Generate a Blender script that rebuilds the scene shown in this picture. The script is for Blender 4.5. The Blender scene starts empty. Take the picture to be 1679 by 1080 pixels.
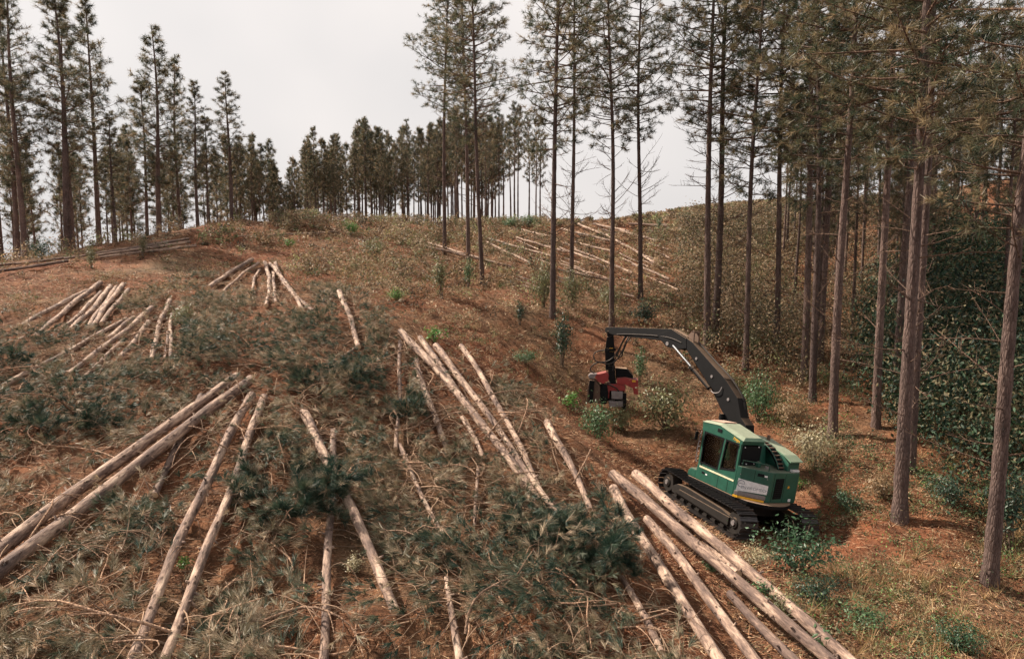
import bpy, bmesh, math, random
import numpy as np
from mathutils import Vector, Matrix

random.seed(7)
rng = np.random.default_rng(11)
sc = bpy.context.scene
COL = sc.collection

# ---------------------------------------------------------------- camera, sky, sun, exposure
PITCH = math.radians(5.0)
cd = bpy.data.cameras.new('camera'); cam = bpy.data.objects.new('camera', cd); COL.objects.link(cam)
cam.location = (0, 0, 0); cam.rotation_euler = (math.radians(90) - PITCH, 0, 0)
cd.sensor_fit = 'HORIZONTAL'; cd.sensor_width = 36; cd.lens = 24; cd.clip_start = 0.1; cd.clip_end = 9000
sc.camera = cam

SUN_AZ = math.radians(-62); SUN_EL = math.radians(44)
w = bpy.data.worlds.new('World'); sc.world = w; w.use_nodes = True
wn = w.node_tree.nodes; wl = w.node_tree.links; wn.clear()
sky = wn.new('ShaderNodeTexSky'); sky.sky_type = 'NISHITA'; sky.sun_disc = False
sky.sun_elevation = SUN_EL; sky.sun_rotation = SUN_AZ
sky.air_density = 1.3; sky.dust_density = 5.0; sky.ozone_density = 1.0
hs = wn.new('ShaderNodeHueSaturation'); hs.inputs['Saturation'].default_value = 0.22
wl.new(sky.outputs[0], hs.inputs['Color'])
b1 = wn.new('ShaderNodeBackground'); b1.inputs[1].default_value = 0.05
wl.new(hs.outputs[0], b1.inputs[0])
# thin even overcast in front of the blue: pale cloud veil with very soft variation
tc = wn.new('ShaderNodeTexCoord'); nz = wn.new('ShaderNodeTexNoise')
nz.inputs['Scale'].default_value = 1.6; nz.inputs['Detail'].default_value = 4
wl.new(tc.outputs['Generated'], nz.inputs['Vector'])
cr = wn.new('ShaderNodeValToRGB'); cr.color_ramp.elements[0].position = 0.3; cr.color_ramp.elements[1].position = 0.75
cr.color_ramp.elements[0].color = (0.372, 0.367, 0.370, 1); cr.color_ramp.elements[1].color = (0.57, 0.53, 0.508, 1)
wl.new(nz.outputs['Fac'], cr.inputs['Fac'])
b2 = wn.new('ShaderNodeBackground'); b2.inputs[1].default_value = 1.0
wl.new(cr.outputs[0], b2.inputs[0])
mx = wn.new('ShaderNodeMixShader'); mx.inputs[0].default_value = 0.85
wo = wn.new('ShaderNodeOutputWorld')
wl.new(b1.outputs[0], mx.inputs[1]); wl.new(b2.outputs[0], mx.inputs[2]); wl.new(mx.outputs[0], wo.inputs[0])

sd = bpy.data.lights.new('sun', 'SUN'); sun = bpy.data.objects.new('sun', sd); COL.objects.link(sun)
sd.energy = 5.0; sd.angle = math.radians(1.6); sd.color = (1.0, 0.88, 0.74)
sdir = Vector((math.sin(SUN_AZ) * math.cos(SUN_EL), math.cos(SUN_AZ) * math.cos(SUN_EL), math.sin(SUN_EL)))
sun.rotation_euler = sdir.to_track_quat('Z', 'Y').to_euler()
sc.view_settings.view_transform = 'Standard'; sc.view_settings.look = 'None'
sc.view_settings.exposure = 0.95; sc.view_settings.gamma = 1.0
sc.render.engine = 'CYCLES'
sc.cycles.max_bounces = 5; sc.cycles.diffuse_bounces = 2; sc.cycles.glossy_bounces = 2
sc.cycles.transparent_max_bounces = 8; sc.cycles.transmission_bounces = 3
sc.cycles.use_denoising = True
sc.cycles.use_adaptive_sampling = True; sc.cycles.adaptive_threshold = 0.03

# ---------------------------------------------------------------- helpers
F = 24 / 36 * 1679.0; CX, CY = 839.5, 540.0
cP, sP = math.cos(PITCH), math.sin(PITCH)
def proj(x, y, z):
    d = y * cP - z * sP; v = y * sP + z * cP
    d = np.where(d < 0.5, 0.5, d)
    return CX + F * x / d, CY - F * v / d, d
def at(u, v, d):
    a, c = (u - CX) / F, (CY - v) / F
    return np.array([a * d, d * (cP + c * sP), d * (-sP + c * cP)])

def link(o, parent=None):
    COL.objects.link(o)
    if parent is not None: o.parent = parent
    return o
def tag(o, label=None, cat=None, group=None, kind=None):
    if label: o['label'] = label
    if cat: o['category'] = cat
    if group: o['group'] = group
    if kind: o['kind'] = kind
    return o
def empty(name, loc=(0, 0, 0), rot=(0, 0, 0), scale=1.0):
    o = bpy.data.objects.new(name, None); o.empty_display_size = 0.3
    o.location = loc; o.rotation_euler = rot
    o.scale = (scale,) * 3 if not hasattr(scale, '__len__') else scale
    return link(o)
def mesh_np(name, verts, faces, mat, cols=None, smooth=False):
    """faces: (n,k) int array, all the same size"""
    verts = np.asarray(verts, np.float32); faces = np.asarray(faces, np.int32)
    me = bpy.data.meshes.new(name); n, k = faces.shape
    me.vertices.add(len(verts)); me.vertices.foreach_set('co', verts.ravel())
    me.loops.add(n * k); me.loops.foreach_set('vertex_index', faces.ravel())
    me.polygons.add(n)
    me.polygons.foreach_set('loop_start', np.arange(0, n * k, k, dtype=np.int32))
    if smooth: me.polygons.foreach_set('use_smooth', np.ones(n, bool))
    if cols is not None:
        a = me.color_attributes.new('tint', 'FLOAT_COLOR', 'POINT')
        c = np.ones((len(verts), 4), np.float32); c[:, :3] = cols
        a.data.foreach_set('color', c.ravel())
    me.update(calc_edges=True)
    if mat: me.materials.append(mat)
    return me
def obj(name, me, parent=None):
    return link(bpy.data.objects.new(name, me), parent)
def bmobj(name, bm, mat, parent=None, smooth=False, bevel=0):
    bmesh.ops.recalc_face_normals(bm, faces=bm.faces)
    if bevel:
        es = [e for e in bm.edges if len(e.link_faces) == 2 and e.calc_face_angle(0) > 0.6]
        bmesh.ops.bevel(bm, geom=es, offset=bevel, segments=2, profile=0.7, affect='EDGES')
    me = bpy.data.meshes.new(name); bm.to_mesh(me); bm.free()
    if smooth:
        for p in me.polygons: p.use_smooth = True
    if mat: me.materials.append(mat)
    return obj(name, me, parent)

# lattice value noise (numpy)
_perm = rng.random((256, 256))
def vnoise(x, y):
    xi, yi = np.floor(x).astype(int), np.floor(y).astype(int)
    fx, fy = x - xi, y - yi
    fx = fx * fx * (3 - 2 * fx); fy = fy * fy * (3 - 2 * fy)
    g = lambda i, j: _perm[i & 255, j & 255]
    return (g(xi, yi) * (1 - fx) + g(xi + 1, yi) * fx) * (1 - fy) + (g(xi, yi + 1) * (1 - fx) + g(xi + 1, yi + 1) * fx) * fy
def fbm(x, y, o=3):
    s = 0; a = 0.5
    for i in range(o):
        s = s + a * vnoise(x * 2 ** i + 17.3 * i, y * 2 ** i - 9.1 * i); a *= 0.5
    return s / (1 - 0.5 ** o)

# ---------------------------------------------------------------- materials
def new_mat(name):
    m = bpy.data.materials.new(name); m.use_nodes = True
    nt = m.node_tree; b = nt.nodes['Principled BSDF']
    return m, nt, b
def ramp(nt, fac, stops):
    r = nt.nodes.new('ShaderNodeValToRGB'); e = r.color_ramp.elements
    while len(e) < len(stops): e.new(0.5)
    for i, (p, c) in enumerate(stops): e[i].position = p; e[i].color = (*c, 1)
    nt.links.new(fac, r.inputs['Fac']); return r.outputs['Color']
def noise(nt, vec, scale, detail=4, rough=0.6, dist=0.0):
    n = nt.nodes.new('ShaderNodeTexNoise'); n.inputs['Scale'].default_value = scale
    n.inputs['Detail'].default_value = detail; n.inputs['Roughness'].default_value = rough
    n.inputs['Distortion'].default_value = dist
    nt.links.new(vec, n.inputs['Vector']); return n.outputs['Fac']
def mapping(nt, src, scale):
    m = nt.nodes.new('ShaderNodeMapping'); m.inputs['Scale'].default_value = scale
    nt.links.new(src, m.inputs['Vector']); return m.outputs['Vector']
def mixc(nt, fac, a, b, mode='MIX'):
    n = nt.nodes.new('ShaderNodeMix'); n.data_type = 'RGBA'; n.blend_type = mode
    for s, val in ((n.inputs[0], fac), (n.inputs[6], a), (n.inputs[7], b)):
        if hasattr(val, 'is_output'): nt.links.new(val, s)
        elif hasattr(val, '__len__'): s.default_value = (*val, 1)
        else: s.default_value = val
    return n.outputs[2]
def math_n(nt, op, a, b=0.0):
    n = nt.nodes.new('ShaderNodeMath'); n.operation = op
    for s, val in ((n.inputs[0], a), (n.inputs[1], b)):
        if hasattr(val, 'is_output'): nt.links.new(val, s)
        else: s.default_value = val
    return n.outputs[0]
def bump(nt, b, h, strength=0.5, dist=0.05):
    n = nt.nodes.new('ShaderNodeBump'); n.inputs['Strength'].default_value = strength
    n.inputs['Distance'].default_value = dist
    nt.links.new(h, n.inputs['Height']); nt.links.new(n.outputs[0], b.inputs['Normal'])
def texco(nt, which='Object'):
    return nt.nodes.new('ShaderNodeTexCoord').outputs[which]

def mat_ground():
    m, nt, b = new_mat('forest_floor')
    v = texco(nt)
    big = noise(nt, v, 0.22, 5, 0.6); mid = noise(nt, v, 1.7, 6, 0.7); fine = noise(nt, v, 14, 6, 0.75)
    c1 = ramp(nt, big, [(0.35, (0.165, 0.064, 0.033)), (0.5, (0.165, 0.078, 0.042)), (0.66, (0.155, 0.10, 0.060))])
    c2 = ramp(nt, mid, [(0.3, (0.35, 0.34, 0.34)), (0.5, (1, 1, 1)), (0.7, (1.5, 1.42, 1.3))])
    c3 = ramp(nt, fine, [(0.3, (0.45, 0.42, 0.4)), (0.52, (1, 1, 1)), (0.7, (1.6, 1.55, 1.5))])
    c = mixc(nt, 1.0, c1, c2, 'MULTIPLY'); c = mixc(nt, 1.0, c, c3, 'MULTIPLY')
    nt.links.new(c, b.inputs['Base Color']); b.inputs['Roughness'].default_value = 0.95
    b.inputs['Specular IOR Level'].default_value = 0.15
    hh = math_n(nt, 'ADD', mid, math_n(nt, 'MULTIPLY', fine, 0.5)); bump(nt, b, hh, 0.9, 0.12)
    return m
def mat_tint(name, rough=0.6, spec=0.3, trans=0.25, objcol=False):
    m, nt, b = new_mat(name)
    a = nt.nodes.new('ShaderNodeAttribute'); a.attribute_name = 'tint'
    c = a.outputs['Color']
    if objcol:
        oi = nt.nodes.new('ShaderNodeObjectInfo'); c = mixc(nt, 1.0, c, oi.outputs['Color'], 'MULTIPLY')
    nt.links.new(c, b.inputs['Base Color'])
    b.inputs['Roughness'].default_value = rough; b.inputs['Specular IOR Level'].default_value = spec
    if trans:
        t = nt.nodes.new('ShaderNodeBsdfTranslucent'); nt.links.new(c, t.inputs[0])
        mxs = nt.nodes.new('ShaderNodeMixShader'); mxs.inputs[0].default_value = trans
        nt.links.new(b.outputs[0], mxs.inputs[1]); nt.links.new(t.outputs[0], mxs.inputs[2])
        nt.links.new(mxs.outputs[0], nt.nodes['Material Output'].inputs[0])
    return m
def mat_bark(name, dark, light):
    m, nt, b = new_mat(name)
    v = texco(nt); oi = nt.nodes.new('ShaderNodeObjectInfo')
    f = noise(nt, mapping(nt, v, (9, 9, 1.6)), 1.0, 7, 0.72, 0.5)
    vo = nt.nodes.new('ShaderNodeTexVoronoi'); vo.inputs['Scale'].default_value = 1.0; vo.feature = 'DISTANCE_TO_EDGE'
    nt.links.new(mapping(nt, v, (16, 16, 5)), vo.inputs['Vector'])
    c = ramp(nt, f, [(0.25, dark), (0.6, light), (0.8, tuple(x * 1.25 for x in light))])
    e = ramp(nt, vo.outputs['Distance'], [(0.0, (0.45, 0.42, 0.4)), (0.12, (1, 1, 1))])
    c = mixc(nt, 0.85, c, e, 'MULTIPLY')
    g = noise(nt, v, 0.7, 3)
    c = mixc(nt, 1.0, c, ramp(nt, g, [(0.3, (0.7, 0.68, 0.68)), (0.7, (1.25, 1.18, 1.1))]), 'MULTIPLY')
    rv = ramp(nt, oi.outputs['Random'], [(0, (0.75, 0.74, 0.74)), (1, (1.2, 1.15, 1.1))])
    c = mixc(nt, 1.0, c, rv, 'MULTIPLY')
    nt.links.new(c, b.inputs['Base Color']); b.inputs['Roughness'].default_value = 0.9
    b.inputs['Specular IOR Level'].default_value = 0.2
    bump(nt, b, math_n(nt, 'ADD', f, math_n(nt, 'MULTIPLY', vo.outputs['Distance'], 2.0)), 0.8, 0.03)
    return m
def mat_log():
    m, nt, b = new_mat('scraped_log_bark')
    v0 = texco(nt); oi = nt.nodes.new('ShaderNodeObjectInfo')
    off = nt.nodes.new('ShaderNodeVectorMath'); off.operation = 'ADD'; nt.links.new(v0, off.inputs[0])
    sc_ = nt.nodes.new('ShaderNodeVectorMath'); sc_.operation = 'SCALE'; nt.links.new(oi.outputs['Location'], sc_.inputs[0]); sc_.inputs['Scale'].default_value = 1.37
    nt.links.new(sc_.outputs[0], off.inputs[1]); v = off.outputs[0]
    a = noise(nt, mapping(nt, v, (1.4, 6, 6)), 1.0, 7, 0.7, 0.3)
    fine = noise(nt, mapping(nt, v, (6, 26, 26)), 1.0, 5, 0.7)
    sep = nt.nodes.new('ShaderNodeSeparateColor'); nt.links.new(oi.outputs['Color'], sep.inputs[0])
    th = math_n(nt, 'ADD', a, sep.outputs[0])           # object colour red: how much bark is left
    c = ramp(nt, th, [(0.34, (0.52, 0.385, 0.295)), (0.44, (0.40, 0.285, 0.215)), (0.50, (0.28, 0.19, 0.145)), (0.57, (0.165, 0.112, 0.09)), (0.70, (0.095, 0.066, 0.058))])
    c = mixc(nt, 1.0, c, ramp(nt, fine, [(0.3, (0.5, 0.47, 0.45)), (0.5, (1, 1, 1)), (0.75, (1.3, 1.28, 1.25))]), 'MULTIPLY')
    vo = nt.nodes.new('ShaderNodeTexVoronoi'); vo.inputs['Scale'].default_value = 1.0
    nt.links.new(mapping(nt, v, (3.2, 6, 6)), vo.inputs['Vector'])
    k = ramp(nt, vo.outputs['Distance'], [(0.13, (0.16, 0.13, 0.12)), (0.22, (1, 1, 1))])
    c = mixc(nt, 0.85, c, k, 'MULTIPLY')
    nt.links.new(c, b.inputs['Base Color']); b.inputs['Roughness'].default_value = 0.8
    b.inputs['Specular IOR Level'].default_value = 0.25
    bump(nt, b, math_n(nt, 'ADD', a, fine), 0.7, 0.03)
    return m
def mat_cut():
    m, nt, b = new_mat('sawn_end')
    v = texco(nt)
    wv = nt.nodes.new('ShaderNodeTexWave'); wv.wave_type = 'RINGS'; wv.rings_direction = 'X'
    wv.inputs['Scale'].default_value = 14; wv.inputs['Distortion'].default_value = 1.5
    nt.links.new(v, wv.inputs['Vector'])
    nt.links.new(ramp(nt, wv.outputs['Fac'], [(0, (0.42, 0.27, 0.16)), (1, (0.58, 0.42, 0.28))]), b.inputs['Base Color'])
    b.inputs['Roughness'].default_value = 0.85
    return m
def mat_plain(name, col, rough=0.6, metal=0.0, dust=0.0, dustcol=(0.22, 0.15, 0.10), nscale=6, side=0.12):
    m, nt, b = new_mat(name)
    v = texco(nt)
    n1 = noise(nt, v, nscale, 6, 0.7); n2 = noise(nt, v, nscale * 9, 4, 0.6)
    c = mixc(nt, 1.0, col, ramp(nt, n1, [(0.3, (0.75, 0.75, 0.75)), (0.7, (1.2, 1.2, 1.2))]), 'MULTIPLY')
    if dust:
        geo = nt.nodes.new('ShaderNodeNewGeometry'); sx = nt.nodes.new('ShaderNodeSeparateXYZ')
        nt.links.new(geo.outputs['Normal'], sx.inputs[0])
        up = math_n(nt, 'POWER', math_n(nt, 'MAXIMUM', sx.outputs[2], 0.0), 4.0)       # dust settles on faces that look up
        f = math_n(nt, 'MULTIPLY', math_n(nt, 'ADD', math_n(nt, 'MULTIPLY', up, 0.9), side), math_n(nt, 'MULTIPLY', math_n(nt, 'ADD', n1, n2), dust))
        f = math_n(nt, 'MINIMUM', f, 0.92)
        c = mixc(nt, f, c, dustcol)
        rr = math_n(nt, 'ADD', math_n(nt, 'MULTIPLY', f, 0.5), rough); nt.links.new(rr, b.inputs['Roughness'])
    else: b.inputs['Roughness'].default_value = rough
    nt.links.new(c, b.inputs['Base Color']); b.inputs['Metallic'].default_value = metal
    bump(nt, b, n2, 0.12, 0.01)
    if max(col) < 0.03: b.inputs['Specular IOR Level'].default_value = 0.12
    return m
def mat_glass():
    m, nt, b = new_mat('tinted_glass')
    t = nt.nodes.new('ShaderNodeBsdfTransparent'); t.inputs[0].default_value = (0.66, 0.74, 0.70, 1)
    g = nt.nodes.new('ShaderNodeBsdfGlossy'); g.inputs[0].default_value = (1, 1, 1, 1); g.inputs['Roughness'].default_value = 0.05
    fr = nt.nodes.new('ShaderNodeFresnel'); fr.inputs[0].default_value = 1.45
    mxs = nt.nodes.new('ShaderNodeMixShader')
    nt.links.new(fr.outputs[0], mxs.inputs[0]); nt.links.new(t.outputs[0], mxs.inputs[1]); nt.links.new(g.outputs[0], mxs.inputs[2])
    nt.links.new(mxs.outputs[0], nt.nodes['Material Output'].inputs[0])
    return m

M = dict(
    ground=mat_ground(), needle=mat_tint('pine_needles', 0.5, 0.4, 0.4, True), slash=mat_tint('cut_needles', 0.5, 0.4, 0.2),
    leaf=mat_tint('shrub_leaves', 0.45, 0.45, 0.3, True), scrub=mat_tint('scrub_leaves', 0.6, 0.3, 0.25),
    litter=mat_tint('fallen_needles', 0.8, 0.15, 0.0), chips=mat_tint('wood_chips', 0.8, 0.2, 0.0),
    twig=mat_tint('twigs', 0.85, 0.2, 0.0), bark=mat_bark('pine_bark', (0.054, 0.040, 0.038), (0.17, 0.125, 0.114)),
    log=mat_log(), cut=mat_cut(),
    limb=mat_bark('limb_bark', (0.06, 0.042, 0.034), (0.19, 0.13, 0.10)),
    stick=mat_bark('stick_bark', (0.16, 0.105, 0.075), (0.42, 0.29, 0.21)),
    stem=mat_plain('shrub_stem', (0.13, 0.09, 0.06), 0.9),
)

# ---------------------------------------------------------------- terrain
CP = [  # (u, v, depth) read off trunk and log widths
    (1243, 905, 18.2), (1090, 815, 22.0), (1330, 880, 19.5), (1475, 850, 18.0), (1622, 955, 16.5), (1365, 715, 22.5), (1436, 700, 24.5),
    (1165, 565, 33), (905, 520, 33.5), (1002, 535, 36), (1222, 605, 31), (1050, 490, 43), (790, 465, 42), (937, 465, 45),
    (728, 415, 50), (1332, 660, 26), (1492, 770, 21), (1290, 770, 23.5),
    (1150, 930, 14.8), (1300, 1050, 12.6), (840, 1080, 10.5), (1010, 790, 18.7), (80, 870, 12.8), (400, 620, 19.5),
    (440, 430, 41), (150, 470, 33), (580, 500, 29), (660, 545, 24.5), (200, 410, 42), (350, 370, 55), (600, 362, 62),
    (750, 370, 68), (900, 365, 75), (1050, 358, 80), (1150, 342, 82), (150, 405, 46), (0, 430, 42), (1300, 332, 78),
    (1450, 330, 72), (1640, 300, 62), (1600, 700, 23.5), (1679, 1010, 15), (1450, 590, 32), (1640, 520, 35), (1330, 520, 42),
    (1150, 440, 52), (860, 420, 54), (700, 400, 57), (900, 600, 29.0), (780, 700, 19.3), (1000, 700, 27.8), (1085, 705, 26.5), (650, 900, 13.3),
    (300, 800, 14.5), (200, 650, 18.7), (60, 600, 21), (30, 520, 27), (500, 600, 21.5), (900, 700, 20.5), (-100, 1080, 9.5), (1500, 1080, 12.5),
    (1200, 400, 60), (1400, 430, 52),
]
pts = [at(*c) for c in CP]
extra = [(0, -6, -6.8), (-20, -6, -5.2), (20, -6, -9.5), (-30, 10, -3.6), (30, 12, -9.3), (-45, 40, 0.3), (-30, 62, -1.0), (-50, 75, -6),
         (-18, 85, 0.5), (0, 95, 2.5), (12, 105, 3.5), (30, 115, 4.0), (-10, 125, -4), (25, 145, -6), (-50, 120, -15), (60, 110, 6), (75, 60, 9), (45, 25, -6.5), (80, 120, 3), (50, 45, 2.5)]
A = np.array(pts + [np.array(e, float) for e in extra])
# machine stands tilted: hold the ground to its tracks
MS = 0.8; MPOS = np.array([6.63, 20.15, -7.40])
MROT = np.array([[-0.3192, -0.9365, 0.1445], [0.9470, -0.3207, 0.0140], [0.0384, 0.1495, 0.9880]])  # columns: forward, left, up
def _rot(h, p, r):
    f = np.array([-math.sin(h) * math.cos(p), math.cos(h) * math.cos(p), math.sin(p)])
    l = np.array([-math.cos(h), -math.sin(h), 0.0]); u = np.cross(f, l)
    l2 = l * math.cos(r) + u * math.sin(r); return np.stack([f, l2, np.cross(f, l2)], 1)
MROT = _rot(*[math.radians(a) for a in (18.6, 2.2, 8.6)])
mp = [MPOS + MROT @ (np.array([x, y, -0.16]) * MS) for x in (-2.6, 0, 2.6) for y in (-1.6, 0, 1.6)]
A = np.vstack([A[2:], np.array(mp)])
S_ = 20.0
def _phi(r2): return 0.5 * r2 * np.log(r2 + 1e-9)
def _tps(A, lam):
    n = len(A); X = A[:, :2] / S_
    r2 = ((X[:, None] - X[None]) ** 2).sum(-1); K = _phi(r2) + lam * np.eye(n)
    Pm = np.hstack([np.ones((n, 1)), X]); L = np.zeros((n + 3, n + 3))
    L[:n, :n] = K; L[:n, n:] = Pm; L[n:, :n] = Pm.T
    return X, np.linalg.solve(L, np.concatenate([A[:, 2], np.zeros(3)]))
TX, TW = _tps(A, 0.012)
def base_h(x, y):
    x = np.asarray(x, float); y = np.asarray(y, float); sh = x.shape
    xc = np.clip(x.ravel(), -60, 85) / S_; yc = np.clip(y.ravel(), -15, 150) / S_
    out = np.empty(xc.shape)
    for i in range(0, len(xc), 60000):
        a, b_ = xc[i:i + 60000], yc[i:i + 60000]
        r2 = (a[:, None] - TX[None, :, 0]) ** 2 + (b_[:, None] - TX[None, :, 1]) ** 2
        out[i:i + 60000] = _phi(r2) @ TW[:-3] + TW[-3] + TW[-2] * a + TW[-1] * b_
    far = np.clip((y.ravel() - 115) / 130, 0, 1); far = far * far * (3 - 2 * far)
    side = np.clip((np.abs(x.ravel() - 12) - 60) / 160, 0, 1)
    out = out * (1 - far) + far * -45; out = out - side * 25
    return out.reshape(sh)
def ground(x, y):
    x = np.asarray(x, float); y = np.asarray(y, float)
    z = base_h(x, y)
    # under the machine the bumps are pressed flat
    r = np.hypot(x - MPOS[0], y - MPOS[1]); k = 0.25 + 0.75 * np.clip((r - 2.0) / 2.0, 0, 1)
    return z + k * ((fbm(x * 0.45, y * 0.45, 3) - 0.5) * 0.55 + (fbm(x * 1.9 + 40, y * 1.9, 3) - 0.5) * 0.22)
def hit(u, v, off=0.0, dmax=140):
    ds = np.geomspace(6, dmax, 700); P = np.stack([at(u, v, d) for d in ds])
    dz = P[:, 2] - ground(P[:, 0], P[:, 1]) - off; k = np.nonzero(dz < 0)[0]
    if len(k) == 0:
        k = [int(np.argmin(dz))]
        return P[k[0]], ds[k[0]]
    i = max(k[0], 1); t = dz[i - 1] / (dz[i - 1] - dz[i]); d = ds[i - 1] + t * (ds[i] - ds[i - 1])
    p = at(u, v, d); p[2] = float(ground(p[0], p[1])) + off; return p, d
def inpoly(u, v, poly):
    c = np.zeros(np.shape(u), bool); n = len(poly)
    for i in range(n):
        (x1, y1), (x2, y2) = poly[i], poly[(i + 1) % n]
        if y1 == y2: continue
        c ^= ((y1 > v) != (y2 > v)) & (u < (x2 - x1) * (v - y1) / (y2 - y1) + x1)
    return c

ys = np.concatenate([np.linspace(-30, 4, 40), 4 + np.cumsum(0.09 * 1.0125 ** np.arange(490))])
ys = np.concatenate([ys, np.geomspace(ys[-1] + 8, 6000, 24)])
ss = np.linspace(-1, 1, 420)
gx = ss[None, :] * (np.maximum(ys, 4)[:, None] * 1.15 + 22); gy = np.repeat(ys[:, None], len(ss), 1)
gz = ground(gx, gy)
nr, nc = gx.shape
idx = np.arange(nr * nc).reshape(nr, nc)
q = np.stack([idx[:-1, :-1], idx[:-1, 1:], idx[1:, 1:], idx[1:, :-1]], -1).reshape(-1, 4)
g_o = obj('ground', mesh_np('ground', np.stack([gx, gy, gz], -1).reshape(-1, 3), q, M['ground'], smooth=True))
tag(g_o, kind='structure')

# ---------------------------------------------------------------- generic geometry
def norm(a): return a / np.maximum(np.linalg.norm(a, axis=-1, keepdims=True), 1e-9)
def tufts(P, D, n, length, width, spread, droop, cols, back=0.5):
    """needle bursts: P,D (N,3); returns verts, tris, cols"""
    N = len(P)
    Pn = np.repeat(P, n, 0); Dn = np.repeat(D, n, 0); Ln = np.repeat(np.broadcast_to(length, N), n)
    r = rng.normal(size=(N * n, 3)); r -= (r * Dn).sum(-1, keepdims=True) * Dn; r = norm(r)
    a = spread * np.sqrt(rng.random(N * n))[:, None]
    nd = norm(Dn * np.cos(a) + r * np.sin(a) + np.array([0, 0, -1.0]) * droop * rng.random((N * n, 1)))
    s0 = Pn - Dn * (Ln * back * rng.random(N * n))[:, None]
    L = (Ln * rng.uniform(0.7, 1.1, N * n))[:, None]
    side = norm(np.cross(nd, rng.normal(size=(N * n, 3)))) * (width * 0.5)
    v = np.stack([s0 - side, s0 + side, s0 + nd * L], 1).reshape(-1, 3)
    c = np.repeat(cols, n, 0) * rng.uniform(0.7, 1.35, (N * n, 1))
    return v, np.arange(N * n * 3).reshape(-1, 3), np.repeat(c, 3, 0)
def leaves(P, Nrm, size, cols, aspect=0.5):
    """bent diamond leaves, two triangles each"""
    N = len(P); t = norm(np.cross(Nrm, rng.normal(size=(N, 3)))); b = np.cross(Nrm, t)
    s = np.broadcast_to(size, N)[:, None] * rng.uniform(0.7, 1.3, (N, 1))
    v = np.stack([P - t * s * 0.5, P + b * s * aspect * 0.5 - Nrm * s * 0.08, P + t * s * 0.5, P - b * s * aspect * 0.5 - Nrm * s * 0.08], 1).reshape(-1, 3)
    i = np.arange(N)[:, None] * 4
    f = np.concatenate([i + [0, 1, 2], i + [0, 2, 3]], 0)
    return v, f, np.repeat(cols * rng.uniform(0.7, 1.35, (N, 1)), 4, 0)
def tube_np(paths, radii, k):
    """paths (N,m,3), radii (N,m) -> quads"""
    paths = np.asarray(paths, float); radii = np.asarray(radii, float)
    N, m, _ = paths.shape
    t = np.gradient(paths, axis=1); t = norm(t)
    up = np.where(np.abs(t[..., 2:3]) > 0.9, np.array([1.0, 0, 0]), np.array([0, 0, 1.0]))
    a = norm(np.cross(t, up)); b = np.cross(t, a)
    ang = np.arange(k) * 2 * math.pi / k
    ring = a[:, :, None] * np.cos(ang)[None, None, :, None] + b[:, :, None] * np.sin(ang)[None, None, :, None]
    v = (paths[:, :, None] + ring * radii[:, :, None, None]).reshape(-1, 3)
    base = (np.arange(N) * m * k)[:, None, None] + (np.arange(m - 1) * k)[None, :, None]
    j = np.arange(k)[None, None, :]; j2 = (j + 1) % k
    f = np.stack([base + j, base + j2, base + k + j2, base + k + j], -1).reshape(-1, 4)
    return v, f
class Acc:
    def __init__(s): s.v = []; s.f = []; s.c = []; s.n = 0
    def add(s, v, f, c=None):
        s.v.append(v); s.f.append(f + s.n); s.n += len(v)
        if c is not None: s.c.append(c)
    def mesh(s, name, mat, smooth=False):
        return mesh_np(name, np.concatenate(s.v), np.concatenate(s.f), mat, np.concatenate(s.c) if s.c else None, smooth)

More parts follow.
